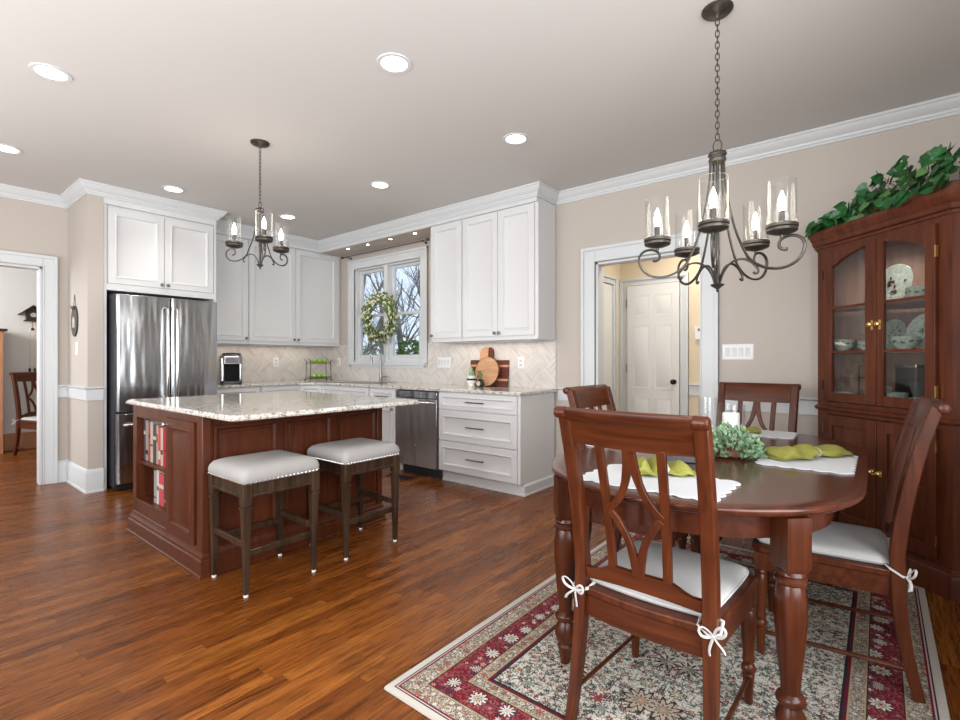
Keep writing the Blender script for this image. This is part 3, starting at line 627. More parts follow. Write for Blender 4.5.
for q0, q1 in ((-3.012, -2.965), (-1.80, -1.752)): obj('corner_post', lb(MB(), 3.262, 3.336, q0, q1, .13, .884), M['island'], isl, .004)
IB = [(0, 0), (.032, 0), (.032, .008), (.026, .014), (.024, .085), (.018, .092), (.018, .108), (.008, .122), (.004, .140), (0, .145)]
bp_ = [(X0, Y0), (X0, Y1), (X1, Y1), (X1, Y0)]
obj('base_moulding', MB().mold([(x-2.72, y+2.38) for x, y in bp_][::-1], 0, IB, True), M['island'], isl, smooth=25)
top = MB(); R0 = rrect(2.08, 3.745, -3.04, -1.725, .06, 6)
def inset(poly, d, c=(2.91, -2.38)):
    return [(x-d*(1 if x > c[0] else -1), y-d*(1 if y > c[1] else -1)) for x, y in poly]
top.rings([[(x, y, z) for x, y in inset(R0, i)] for i, z in ((.010, .885), (.002, .889), (.0, .897), (.004, .905), (.010, .909), (.012, .915))])
tag(obj('island_worktop', top, M['granite']), 'cream speckled granite slab on the cherry island', 'countertop')

# cookbooks in the niche
bk = [(.30, .022, (.06, .05, .05)), (.29, .03, (.28, .26, .24)), (.27, .022, (.35, .04, .03)), (.285, .028, (.42, .38, .32)), (.27, .035, (.05, .04, .05)), (.275, .02, (.33, .29, .25)),
      (.265, .024, (.5, .05, .04)), (.262, .024, (.45, .41, .36)), (.26, .034, (.38, .008, .025)), (.262, .025, (.20, .13, .25)), (.262, .022, (.48, .46, .45)), (.26, .026, (.28, .02, .03))]
lo = [(.26, .03, (.30, .30, .30)), (.275, .02, (.60, .55, .5)), (.25, .05, (.5, .06, .08)), (.26, .03, (.06, .03, .025)), (.24, .026, (.08, .06, .055)), (.245, .03, (.5, .47, .40))]
names = ['dark brown', 'grey', 'rust red', 'cream', 'black', 'beige', 'red', 'off-white', 'bright crimson', 'purple', 'white', 'dark maroon']
pal = {}
def book(x, z, h, th, c, label, group, dep=.2, band=None):
    bz = (.62, .15, .40, .72, .30, .55)[int(h*1000) % 6]; bh = (.08, .22, .05, .12)[int(x*1000) % 4]
    b = thing('cookbook', label, 'book', (x, -2.96, z), group=group)
    key = tuple(c)
    if key not in pal: pal[key] = mat('book_cover_%d' % len(pal), c, .45)
    obj('cover', MB().box(0, th, 0, .004, 0, h).box(0, .002, .004, dep, 0, h).box(th-.002, th, .004, dep, 0, h), pal[key], b, .0008)
    obj('pages', MB().box(.0025, th-.0025, .005, dep-.006, .004, h-.005), M['candle'], b)
    obj('spine_band', MB().box(.004, th-.004, -.0006, .001, h*bz, h*(bz+bh)), band or M['relief'], b)
x = 2.222
sides = ['leftmost', 'second from the left', 'third from the left', 'fourth from the left', 'fifth from the left', 'sixth from the left', 'seventh from the left', 'eighth from the left', 'ninth from the left', 'tenth from the left', 'eleventh from the left', 'rightmost']
x = 2.232
bands = [M['relief'], M['dark'], M['cherry'], M['dark'], M['relief'], M['brass']]
for i, (h, th, c) in enumerate(bk):
    th *= 1.72; book(x, .499, h-.012, th, c, '%s cookbook on the upper island shelf, %s in the row' % (names[i], sides[i]), 'cookbooks on the upper island shelf', band=bands[i % 6]); x += th+.0012
x = 2.43
ln = ['grey', 'beige', 'red and pink checked', 'dark brown', 'black', 'tall cream']
for i, (h, th, c) in enumerate(lo):
    th *= 1.75; book(x, .236, h*.86-.006, th, c, '%s book on the lower island shelf, %s of six' % (ln[i], sides[i] if i < 5 else 'rightmost'), 'books on the lower island shelf', band=bands[(i+2) % 6]); x += th+.0012

# ------------------------------------------------------------------ bar stools
def make_stool(label):
    t = thing('bar_stool', label, 'stool', group='backless bar stools at the island')
    hx, hy = .183, .192
    for sx in (-1, 1):
        for sy in (-1, 1):
            lg = MB(); cx, cy = sx*hx, sy*hy
            def sq(w0, w1, z0, z1): lg.rings([[(cx-w0/2, cy-w0/2, z0), (cx+w0/2, cy-w0/2, z0), (cx+w0/2, cy+w0/2, z0), (cx-w0/2, cy+w0/2, z0)], [(cx-w1/2, cy-w1/2, z1), (cx+w1/2, cy-w1/2, z1), (cx+w1/2, cy+w1/2, z1), (cx-w1/2, cy+w1/2, z1)]])
            sq(.024, .040, .012, .44); sq(.050, .050, .44, .452); sq(.038, .038, .452, .462); sq(.046, .048, .462, .568)
            leg = obj('leg', lg, M['stoolw'], t, .002, smooth=0)
            obj('glide', MB().cyl((cx, cy, 0), .012, .012, 12), M['white'], leg, label='white plastic glide')
            for dx, dy in ((sx, 0), (0, sy)):
                pass
    ap = MB()
    for s in (-1, 1):
        ap.box(-hx+.02, hx-.02, s*hy-.012, s*hy+.012, .500, .565).box(-hx+.02, hx-.02, s*(hy+.006)-.012, s*(hy+.006)+.012, .497, .512)
        ap.box(s*hx-.012, s*hx+.012, -hy+.02, hy-.02, .500, .565).box(s*(hx+.006)-.012, s*(hx+.006)+.012, -hy+.02, hy-.02, .497, .512)
    obj('apron', ap, M['stoolw'], t, .003)
    for s in (-1, 1):
        obj('stretcher', MB().box(-hx+.012, hx-.012, s*hy-.012, s*hy+.012, .245, .28), M['stoolw'], t, .004)
        obj('stretcher', MB().box(s*hx-.012, s*hx+.012, -hy+.012, hy-.012, .20, .235), M['stoolw'], t, .004)
    sx_, sy_ = .208, .218
    cu = MB(); rs = []
    for i, z in ((.004, .568), (-.002, .572), (-.006, .60), (.0, .622), (.014, .640), (.045, .652), (.09, .658), (.14, .660)):
        rs.append([(x, y, z) for x, y in inset(rrect(-sx_, sx_, -sy_, sy_, .035, 5), i, (0, 0))])
    cu.rings(rs)
    seat = obj('seat_cushion', cu, M['linen'], t, smooth=60)
    nl = MB()
    n = 18
    for s in (-1, 1):
        for k in range(n):
            a = -1+2*(k+.5)/n
            nl.ball((a*(sx_-.012), s*(sy_+.002), .576), .0056, 6); nl.ball((s*(sx_+.002), a*(sy_-.012), .576), .0056, 6)
    obj('nailheads', nl, M['chrome'], seat)
    return t
s0 = make_stool('linen-topped bar stool nearest the camera, in front of the island corner post')
s0.location = (3.558, -2.775, 0)
dup(s0, (3.558, -2.175, 0), 0, 'linen-topped bar stool farther from the camera, near the dishwasher end of the island')

# ------------------------------------------------------------------ rug
hx, hy = .7875, 1.137
rg = MB().rings([[(x, y, z) for x, y in inset(rrect(-hx, hx, -hy, hy, .008, 2), i, (0, 0))] for i, z in ((0, .001), (-.002, .004), (0, .009))])
ro = obj('area_rug', rg, rug_mat(hx, hy), smooth=0); ro.location = (4.826+hx, -2.985+hy, 0)
tag(ro, 'ivory persian rug with crimson floral border under the dining table', 'rug')
RZ = .0095

# ------------------------------------------------------------------ dining table
TX, TY0, TY1, TR = 5.640, -2.115, -1.29, .543
TZ = .77
t = thing('dining_table', 'oval dark cherry dining table with turned legs on the persian rug', 'table', (TX, (TY0+TY1)/2, RZ))
hyc = (TY1-TY0)/2
def stad(r, n=28): return [(r*math.cos(PI*i/n), hyc+r*math.sin(PI*i/n)) for i in range(n+1)]+[(-r*math.cos(PI*i/n), -hyc-r*math.sin(PI*i/n)) for i in range(n+1)]
z0 = TZ-RZ
obj('tabletop', MB().rings([[(x, y, z0+dz) for x, y in stad(TR+dr)] for dr, dz in ((-.05, -.032), (-.020, -.032), (-.012, -.026), (-.010, -.020), (.0, -.019), (.004, -.010), (.001, -.003), (-.006, 0), (-.05, 0))]), M['table'], t, smooth=50)
ap = MB().rings([[(x, y, z) for x, y in stad(TR-.085)] for z in (z0-.118, z0-.033)])
obj('apron', MB().rings([[(x, y, z) for x, y in stad(r)] for r, z in ((TR-.105, z0-.033), (TR-.105, z0-.115), (TR-.085, z0-.115), (TR-.085, z0-.033))]), M['table'], t, smooth=50)
ap.bm.free()
LEG = [(.016, 0), (.020, .012), (.026, .05), (.030, .075), (.024, .085), (.034, .098), (.041, .125), (.040, .15), (.030, .172), (.027, .180), (.038, .190), (.040, .200), (.036, .212), (.026, .222), (.027, .26), (.036, .35), (.043, .45), (.044, .52), (.038, .560), (.034, .572), (.044, .580), (.044, .590), (.036, .598), (.041, .606), (.038, .618)]
for sx in (-1, 1):
    for sy in (-1, 1):
        lx, ly = sx*.376, sy*(hyc+.325); m = MB(); m.lathe([(r, z*z0/.83*1.0) for r, z in LEG], (lx, ly, 0), 24)
        zb = .618*z0/.83
        hw = .040; a0 = PI/4
        sqr = lambda q, z: [(lx+q*math.cos(a0+PI/4+PI/2*k)*1.4142, ly+q*math.sin(a0+PI/4+PI/2*k)*1.4142, z) for k in range(4)]
        m.rings([sqr(.028, zb-.012), sqr(.0375, zb+.012), sqr(.0375, z0-.034)])
        obj('leg', m, M['table_leg'], t, smooth=35)

# ------------------------------------------------------------------ dining chairs
HT, HS, DEP, RK, FLR = 1.037, .440, .469, .094, .057
def back_y(z):
    """y of the back surface at height z"""
    u = (z-HS)/(HT-HS); return -DEP/2+.02-(RK+.02)*(.35*u+.65*u*u)
def make_chair(label, name='dining_chair', cush='cushion'):
    t = thing(name, label, 'chair', group='lattice-back dining chairs')
    wf, wr, wt = .466, .403, .459
    # seat: trapezoid with a bowed rear rail
    poly = [(-wf/2, DEP/2-.03), (-wf/2+.03, DEP/2), (0, DEP/2+.008), (wf/2-.03, DEP/2), (wf/2, DEP/2-.03), (wr/2+.015, -DEP/2)]
    poly += [(wr/2*(1-2*k/8), -DEP/2-.018*math.sin(PI*k/8)) for k in range(0, 9)]+[(-wr/2-.015, -DEP/2)]
    obj('seat', MB().prism(poly, HS-.028, HS), M['cherry'], t, .006)
    ap = MB()
    ins = [(x*.955, y*.965) for x, y in poly]
    inn = [(x*.87, y*.88) for x, y in poly]
    ap.rings([[(x, y, HS-.028) for x, y in inn], [(x, y, HS-.098) for x, y in inn], [(x, y, HS-.098) for x, y in ins], [(x, y, HS-.028) for x, y in ins]], cap=False)
    obj('apron', ap, M['cherry_h'], t, smooth=30)
    # rear posts: flared foot, raked back, scrolled top
    for s in (-1, 1):
        pts = []; ws = []; ds = []
        for k in range(6):
            u = k/5; pts.append((s*(wr/2+.012-.012*u), -DEP/2-FLR*(1-u)**2+.012, HS*u*.98+.004*(1-u))); ws.append(.030+.010*u); ds.append(.034+.012*u)
        for k in range(1, 11):
            u = k/10; z = HS+(HT-HS-.015)*u; pts.append((s*(wr/2+(wt/2-.022-wr/2)*u), back_y(z), z)); ws.append(.040); ds.append(.046-.010*u)
        lg = MB().sweep(pts, ws, ds)
        lg.lathe([(.0, -.023), (.014, -.023), (.019, -.019), (.019, .019), (.014, .023), (0, .023)], (s*(wt/2-.020), back_y(HT)-.012, HT-.018), 14, (1, 0, 0))
        obj('leg', lg, M['cherry'], t, .004, smooth=40)
        fl = MB(); fx, fy = s*(wf/2-.03), DEP/2-.032
        fl.box(fx-.021, fx+.021, fy-.021, fy+.021, HS-.10, HS-.028)
        fl.lathe([(.012, 0), (.014, .008), (.016, .06), (.020, .10), (.015, .105), (.022, .112), (.024, .125), (.019, .136), (.015, .14), (.019, .146), (.021, .152), (.019, .16), (.018, .17), (.022, .22), (.025, .29), (.022, .318), (.018, .324), (.024, .33), (.024, .334), (.019, .342)], (fx, fy, 0), 18)
        obj('leg', fl, M['cherry'], t, smooth=40)
        obj('stretcher', MB().tube([(s*(wr/2+.008), -DEP/2-.018, .10), (s*(wf/2-.03), DEP/2-.032, .088)], .009, 8, flat=.8), M['cherry'], t)
    # crest rail, bowed backwards
    def bow(x): return -.022*(1-(x/(wt/2))**2)
    cr = MB(); rs = []
    for k in range(13):
        x = -wt/2+.036+(wt-.072)*k/12; b = bow(x)+.004
        sec = []
        for z, o in ((.924, .010), (.96, .011), (1.0, .012), (HT-.012, .006), (HT-.002, -.004), (HT, -.016), (HT-.006, -.030), (HT-.020, -.034), (HT-.034, -.026), (HT-.045, -.014), (.96, -.011), (.924, -.010)):
            sec.append((x, back_y(min(z, HT-.01))+b+o, z-.006*math.cos(PI*(x/wt))*(1 if z < .925 else 0)))
        rs.append(sec)
    obj('crest_rail', cr.rings(rs), M['cherry_h'], t, smooth=45)
    # lower rail with wavy top
    lr = MB(); rs = []
    for k in range(25):
        x = -wr/2+wr*k/24; a = abs(x)/(wr/2); sm = max(0, min(1, (a-.42)/.36)); sm = sm*sm*(3-2*sm)
        zt = .532-.028*sm; zb = .466-.010*sm*0+.012*(1-a*a)
        b = bow(x)*.6; rs.append([(x, back_y(zb)+b+.010, zb), (x, back_y(zt)+b+.010, zt), (x, back_y(zt)+b-.010, zt), (x, back_y(zb)+b-.010, zb)])
    obj('lower_rail', lr.rings(rs), M['cherry_h'], t, smooth=30)
    # slats and lattice
    def strip(path, w_, th=.016):
        return MB().sweep([(x, back_y(z)+bow(x)*(.6+.4*(z-.5)/.5), z) for x, z in path], w_, th)
    sm_ = []
    for s in (-1, 1):
        obj('slat', strip([(s*(.086+.010*k/6), .50+.43*k/6) for k in range(7)], .026), M['cherry'], t, .002)
    # lattice: a stem that splits down to the slats, and a mirrored one rising from the lower rail
    lt = MB()
    for s in (-1, 1):
        up = bez((s*.006, .925), (s*.010, .83), (s*.030, .765), (s*.084, .722), 9); dn = bez((s*.005, .52), (s*.010, .60), (s*.028, .66), (s*.080, .716), 9)
        for pth in (up, dn):
            lt.sweep([(x, back_y(z)+bow(x)*.85, z) for x, z in pth], [.026]*4+[.022]*(len(pth)-4), .014)
    obj('lattice', lt, M['cherry'], t, .002)
    # cushion with piping and ribbon ties
    ci = [(x*.90, (y+.01)*.90) for x, y in poly]
    def rnd(P, it=2):
        for _ in range(it):
            Q = []
            for i in range(len(P)):
                a, b = P[i], P[(i+1) % len(P)]; Q += [(a[0]*.75+b[0]*.25, a[1]*.75+b[1]*.25), (a[0]*.25+b[0]*.75, a[1]*.25+b[1]*.75)]
            P = Q
        return P
    ci = rnd(ci)
    cu = MB().rings([[(x*k, y*k, HS+z) for x, y in ci] for k, z in ((.97, .0005), (1.0, .006), (1.005, .014), (.985, .025), (.93, .032), (.8, .037), (.55, .040), (.2, .041))])
    c = obj('seat_cushion', cu, M[cush], t, smooth=60)
    obj('piping', MB().tube([(x*1.006, y*1.006, HS+.014) for x, y in ci], .0042, 6, True), M['piping'], c)
    for s in (-1, 1):
        px, py = s*(wr/2), back_y(HS+.02); r = MB(); z = HS-.005
        r.tube([(s*(wr/2-.045), py+.05, HS+.012), (s*(wr/2-.032), py+.02, HS+.005), (s*(wr/2-.030), py-.02, z), (px, py-.032, z-.012), (s*(wr/2+.028), py-.018, z-.008), (s*(wr/2+.026), py+.018, HS+.008), (s*(wr/2-.02), py+.034, HS+.012)], .0036, 6, flat=1.6)
        kx, ky, kz = s*(wr/2+.014), py-.030, z-.012
        r.ball((kx, ky, kz), .008, 8)
        K = (kx, ky, kz)
        def q(dx, dy, dz): return (kx+dx*s, ky+dy, kz+dz)
        r.tube(bez(K, q(.012, -.02, .05), q(.045, -.025, .048), q(.034, -.018, .022), 8)+bez(q(.034, -.018, .022), q(.028, -.014, .008), q(.01, -.006, 0), K, 5)[1:], .0026, 6, flat=1.7)
        r.tube(bez(K, q(-.020, -.012, .030), q(-.040, -.014, .026), q(-.034, -.012, .004), 8)+bez(q(-.034, -.012, .004), q(-.028, -.010, -.012), q(-.01, -.006, -.004), K, 5)[1:], .0026, 6, flat=1.7)
        r.tube(bez(K, q(-.004, -.012, -.02), q(-.012, -.010, -.035), q(-.008, -.006, -.052), 6), .0030, 6, flat=1.7); r.tube(bez(K, q(.012, -.012, -.012), q(.026, -.010, -.018), q(.032, -.008, -.034), 6), .0030, 6, flat=1.7)
        obj('tie', r, M['ribbon'], c, label='white ribbon tied in a bow round the post')
    return t
c0 = make_chair('cherry dining chair nearest the camera, seen from behind')
c0.location = (5.659, -2.440, RZ); c0.rotation_euler = (0, 0, -.034)
dup(c0, (6.038, -1.67, RZ), 1.625, 'cherry dining chair in side profile between the table and the china cabinet')
dup(c0, (5.591, -.925, RZ), 3.062, 'cherry dining chair at the far end of the table, behind the boxwood')
dup(c0, (5.265, -1.60, RZ), -1.60, 'cherry dining chair on the far left of the table, near the drawer cabinet')
side_chair = dup(c0, (-1.98, -2.74, 0.0), -PI/2+.35, 'dark lattice-back chair seen through the left doorway, against the white wall', 'side room chair')
del side_chair['group']

# ------------------------------------------------------------------ things on the table
def placemat(x, y, rz, w_, h_, label):
    pts = []
    nx, ny = int(w_/.055), int(h_/.055)
    def edge(a, b, n):
        a = V((*a, 0)); b = V((*b, 0)); d = (b-a)/n; nn = V((d.y, -d.x, 0)).normalized()
        for i in range(n):
            for k in range(6):
                u = k/6; pts.append(tuple((a+d*(i+u)+nn*(.015*math.sin(PI*u)))[:2]))
    hx, hy = w_/2, h_/2
    edge((-hx, -hy), (hx, -hy), nx); edge((hx, -hy), (hx, hy), ny); edge((hx, hy), (-hx, hy), nx); edge((-hx, hy), (-hx, -hy), ny)
    o = obj('placemat', MB().prism(pts, 0, .004), M['mat_w'], bevel=.001); o.location = (x, y, TZ+.001); o.rotation_euler = (0, 0, rz)
    tag(o, label, 'placemat', 'white scalloped placemats')
placemat(5.615, -2.425, -.03, .45, .30, 'white scalloped placemat nearest the camera, before the near chair')
placemat(5.985, -1.66, PI/2, .45, .30, 'white scalloped placemat at the right side of the table, under a ringed green napkin')
placemat(5.64, -.945, .02, .42, .28, 'white scalloped placemat at the far end of the table, beyond the greenery')
placemat(5.24, -1.70, PI/2, .45, .30, 'white scalloped placemat at the left side of the table, beneath the far-left chair back')
def napkin(name_loc, rz, label, L_, bunched):
    t = thing('napkin', label, 'napkin', name_loc, rz, 'green napkins')
    rnd = random.Random(int(L_*1000)); mb = MB(); rs = []
    n = 22
    for k in range(n):
        u = k/(n-1); x = -L_/2+L_*u; pinch = 1-.62*math.exp(-((u-.52)/.09)**2)
        wd = (.055+.025*abs(u-.5)*2)*pinch*(.6+.4*min(1, min(u, 1-u)*8))
        hh = (.008+.020*bunched*(1 if u < .5 else .55)*abs(math.sin(u*9+.6)))*(.45+.55*min(1, min(u, 1-u)*7)) + .004
        ring = []
        for j in range(14):
            a = 2*PI*j/14; rr = 1+.20*math.sin(3*a+u*11)+.10*math.sin(5*a-u*17)
            y = wd*rr*math.cos(a); z = max(0.0015, hh+hh*rr*math.sin(a)*.98)
            ring.append((x+.006*math.sin(4*a+u*5), y+.012*math.sin(u*8), z))
        rs.append(ring)
    mb.rings(rs)
    obj('cloth', mb, M['nap'], t, smooth=70)
    rr = MB(); rs = []
    for k in range(24):
        a = 2*PI*k/24; rs.append([(.012*q+.005*L_, (.026+o)*math.cos(a)+.012*math.sin(4.2), .0200+(.0190+o)*math.sin(a)) for q, o in ((-1, 0), (1, 0), (1, .0025), (-1, .0025))])
    rs.append(rs[0]); rr.rings(rs, True, False)
    obj('napkin_ring', rr, M['relief'], t, label='pale carved napkin ring')
napkin((5.60, -2.33, TZ+.0068), .75, 'bunched lime green napkin on the placemat nearest the camera', .22, 1.0)
napkin((5.99, -1.60, TZ+.0068), 1.05, 'long lime green napkin with a pale ring on the right placemat', .42, .8)
napkin((5.60, -.96, TZ+.0068), .3, 'lime green napkin on the far placemat, hidden behind the boxwood', .18, .3)
def hurricane(x, y, r, h, ch, label):
    t = thing('candle_holder', label, 'candle holder', (x, y, TZ+.001), group='glass hurricane candle holders')
    obj('glass_cylinder', MB().lathe([(r*.98, 0), (r, .004), (r, h), (r-.004, h), (r-.004, .010), (0.0, .010)], (0, 0, 0), 28, cap=False).cyl((0, 0, 0), r*.97, .008, 28), M['glass'], t)
    obj('candle', MB().lathe([(r*.62, .0105), (r*.62, ch-.004), (r*.57, ch), (r*.3, ch-.006), (0, ch-.006)], (0, 0, 0), 24), M['candle'], t)
    obj('wick', MB().tube([(0, 0, ch-.008), (.001, 0, ch+.008)], .0012, 5), M['black'], t)
hurricane(5.555, -1.53, .042, .235, .10, 'narrow clear glass hurricane at the table centre, leftmost of the two')
hurricane(5.655, -1.50, .062, .205, .165, 'wide glass hurricane holding a white pillar candle behind the greenery')
g = thing('boxwood_arrangement', 'pale green boxwood arrangement at the centre of the dining table', 'plant', (5.712, -1.775, TZ+.001))
mb = MB(); st = MB(); rn = random.Random(5)
for i in range(640):
    th = rn.uniform(0, 2*PI); ph = math.acos(rn.uniform(-.05, 1)); rr = rn.uniform(.55, 1)
    p = V((math.cos(th)*math.sin(ph)*.13*rr, math.sin(th)*math.sin(ph)*.13*rr, max(.012, math.cos(ph)*.135*rr)))
    d = V((p.x*1.2, p.y*1.2, p.z+.02)).normalized()+V((rn.uniform(-.7, .7), rn.uniform(-.7, .7), rn.uniform(-.3, .6)))
    if p.z < .03: d.z = abs(d.z)+.3
    mb.leaf(p, d, (rn.uniform(-1, 1), rn.uniform(-1, 1), 1), rn.uniform(.016, .026), rn.uniform(.015, .022))
    if i % 9 == 0: st.tube([(0, 0, .01), tuple(p*.6), tuple(p)], .0014, 5)
obj('foliage', mb, M['box'], g, smooth=0); obj('stems', st, M['twig'], g)
obj('base', MB().lathe([(.05, 0), (.06, .008), (.05, .03), (0, .035)], (0, 0, 0), 16), M['wicker'], g)
o = thing('decorative_box', 'low dark patterned box on the table left of the greenery', 'box', (5.575, -2.00, TZ+.001), .45)
obj('body', MB().box(-.085, .085, -.055, .055, 0, .028), M['tray'], o, .003); obj('lid', MB().box(-.088, .088, -.058, .058, .0285, .040), M['tray'], o, .003)
obj('inlay', MB().box(-.06, -.02, -.0595, -.058, .030, .038).box(0, .04, -.0595, -.058, .030, .038).box(-.06, .06, -.03, -.02, .040, .0412), M['relief'], o)

# ------------------------------------------------------------------ chandeliers
def chandelier(name_label, loc, n, R_, rot, zc, zcup, zf, gh=.18, k=1.0, group=None):
    """loc: canopy on ceiling; zc collar top; zcup cup bottom; zf finial tip (world heights)"""
    t = thing('chandelier', name_label, 'chandelier', loc)
    B = -loc[2]
    obj('canopy', MB().lathe([(.066, -.001), (.066, -.008), (.056, -.018), (.020, -.024), (.008, -.034), (.006, -.045)], (0, 0, 0), 28), M['iron'], t)
    ch = MB(); z = -.045; i = 0; step = .026; zt = zc+B
    while z-step > zt+.045:
        rx = .0085; hz = .018; a = (i % 2)*PI/2+.3
        ch.tube([(rx*math.cos(q)*math.cos(a), rx*math.cos(q)*math.sin(a), z-hz*.8+hz*math.sin(q)) for q in [2*PI*j/12 for j in range(12)]], .0023, 5, True)
        z -= step; i += 1
    rr = (z-zt)/2-.001
    obj('chain', ch, M['iron'], t)
    obj('loop', MB().tube([(.018*math.cos(q), 0, zt+(z-zt)/2+rr*math.sin(q)) for q in [2*PI*j/20 for j in range(20)]], .003, 6, True), M['iron'], t)
    obj('collar', MB().lathe([(.006, zt+.012), (.010, zt), (.037*k, zt-.002), (.040*k, -.012+zt), (.034*k, zt-.016), (.034*k, zt-.030), (.038*k, zt-.034), (.034*k, zt-.045), (.010, zt-.046)], (0, 0, 0), 24), M['iron'], t)
    zfi = zf+B
    obj('finial', MB().lathe([(.002, zfi), (.006, zfi+.008), (.004, zfi+.014), (.026*k, zfi+.030), (.030*k, zfi+.036), (.010, zfi+.042), (.008, zfi+.16), (.011, zfi+.18), (.008, zfi+.20), (.008, zt-.04)], (0, 0, 0), 20), M['iron'], t)
    zb = zcup+B
    for j in range(n):
        a = rot+2*PI*j/n; ca, sa = math.cos(a), math.sin(a); P = lambda r, z: (r*ca, r*sa, z)
        am = MB()
        zlow = zfi+.085*k+.0
        path = bez(P(.028*k, zt-.03), P(.030*k, zt-.22*k), P(.075*k, zlow+.16*k), P(R_*.50, zlow+.055*k), 14)
        path += bez(P(R_*.50, zlow+.055*k), P(R_*.75, zlow-.035*k), P(R_*1.28, zlow-.03*k), P(R_*1.32, zb-.055*k), 12)[1:]
        cx_ = R_*1.06
        path += bez(P(R_*1.32, zb-.055*k), P(R_*1.32, zb-.005), P(R_*1.08, zb+.006), P(R_*.98, zb-.020*k), 8)[1:]
        path += bez(P(R_*.98, zb-.020*k), P(R_*.92, zb-.045*k), P(R_*.98, zb-.066*k), P(R_*1.08, zb-.060*k), 6)[1:]
        am.tube(path, .0042*k+.0008, 7, flat=1.4)
        arm = obj('arm', am, M['iron'], t)
        sc = bez(P(.012, zfi+.042), P(.03*k, zfi+.14*k), P(R_*.42, zlow+.085*k), P(R_*.62, zlow+.012*k), 12)
        sc += bez(P(R_*.62, zlow+.012*k), P(R_*.70, zlow-.015*k), P(R_*.62, zlow-.03*k), P(R_*.58, zlow-.012*k), 5)[1:]
        obj('lower_scroll', MB().tube(sc, .0036*k+.0008, 6, flat=1.4), M['iron'], t)
        cx, cy = R_*ca, R_*sa
        cup = obj('candle_cup', MB().lathe([(.006, zb-.012), (.008, zb), (.030, zb+.004), (.052, zb+.012), (.058, zb+.016), (.058, zb+.026), (.054, zb+.028), (.060, zb+.032), (.060, zb+.042), (.056, zb+.045), (.010, zb+.045)], (cx, cy, 0), 26), M['iron'], t)
        obj('candle_sleeve', MB().cyl((cx, cy, zb+.045), .013, .055, 14), M['iron'], cup)
        obj('bulb', MB().lathe([(.010, zb+.10), (.011, zb+.108), (.0155, zb+.128), (.0135, zb+.148), (.006, zb+.172), (.001, zb+.186)], (cx, cy, 0), 14), M['bulb'], cup)
        obj('glass_shade', MB().lathe([(.054, zb+.046), (.0545, zb+.046+gh), (.0520, zb+.046+gh), (.0515, zb+.048)], (cx, cy, 0), 28, cap=False), M['glass'], cup)
    l = bpy.data.lights.new('chandelier_light', 'POINT'); l.energy = 5*n/5; l.shadow_soft_size = .12; l.color = (1, .9, .75)
    lo_ = bpy.data.objects.new('chandelier_light', l); COL.objects.link(lo_); lo_.location = (0, 0, zb+.20+loc[2]-loc[2]); lo_.parent = t
    return t
yaw = .6817
def dirang(deg):  # angle given as (lateral, depth) seen from the camera side of the room
    return math.radians(deg)+yaw
chandelier('five-light pewter chandelier with glass cylinder shades hanging over the dining table', (5.649, -1.736, H), 5, .259, dirang(-47), 2.135, 1.712, 1.500)
chandelier('smaller three-light pewter chandelier hanging over the island', (2.70, -2.366, H), 3, .186, dirang(-58), 2.300, 2.010, 1.855, .175, .82)

# recessed ceiling lights
rl = [(1.12, -3.52, 'recessed ceiling light at the far left edge of the ceiling'), (2.66, -3.53, 'large recessed ceiling light in the upper left, nearest the left room'), (1.12, -2.39, 'recessed ceiling light above the fridge cabinet'),
      (4.20, -2.39, 'recessed ceiling light nearest the camera, between the two chandeliers'), (1.12, -1.25, 'small distant recessed light behind the island chandelier'), (2.70, -1.25, 'recessed ceiling light in front of the window soffit'), (4.19, -1.24, 'recessed ceiling light above the drawer cabinet end')]
for x, y, lb_ in rl:
    t = thing('ceiling_light', lb_, 'ceiling light', (x, y, H), group='recessed ceiling lights')
    obj('trim_ring', MB().lathe([(.068, -.001), (.070, -.006), (.090, -.006), (.093, -.001)], (0, 0, 0), 32, cap=False), M['trim'], t)
    obj('lamp', MB().cyl((0, 0, -.0045), .069, .003, 28), M['can'], t)
    l = bpy.data.lights.new('can_spot', 'SPOT'); l.energy = 24; l.spot_size = 1.9; l.spot_blend = .9; l.shadow_soft_size = .07; l.color = (1, .94, .85)
    o = bpy.data.objects.new('can_spot', l); COL.objects.link(o); o.parent = t; o.location = (0, 0, -.02)
for x, lb_ in ((.86, 'leftmost'), (1.26, 'second from left'), (1.69, 'third from left'), (2.11, 'rightmost')):
    t = thing('puck_light', 'small puck light in the soffit over the window, %s of four' % lb_, 'puck light', (x, -.262, 2.6375), group='puck lights over the window')
    obj('rim', MB().lathe([(.018, -.001), (.018, -.004), (.030, -.004), (.032, -.001)], (0, 0, 0), 20, cap=False), M['nickel'], t)
    obj('lens', MB().cyl((0, 0, -.0032), .018, .0025, 18), M['puck'], t)
    l = bpy.data.lights.new('puck_spot', 'SPOT'); l.energy = 3; l.spot_size = 2.2; l.spot_blend = 1; l.color = (1, .8, .58)
    o = bpy.data.objects.new('puck_spot', l); COL.objects.link(o); o.parent = t; o.location = (0, 0, -.01)
for x0, x1, y0, y1, lb_ in ((2.5, 3.7, -.2, -.12, 'thin under-cabinet light strip below the wide wall cabinet'), (.12, .2, -1.7, -.3, 'thin under-cabinet light strip below the wall cabinets by the refrigerator')):
    o = tag(obj('light_strip', MB().box(x0, x1, y0, y1, 1.374, 1.384), M['trim']), lb_, 'light strip')
    l = bpy.data.lights.new('strip_light', 'AREA'); l.shape = 'RECTANGLE'; l.size = x1-x0; l.size_y = y1-y0; l.energy = 1.3; l.color = (1, .80, .62)
    q = bpy.data.objects.new('strip_light', l); COL.objects.link(q); q.location = ((x0+x1)/2, (y0+y1)/2, 1.372)
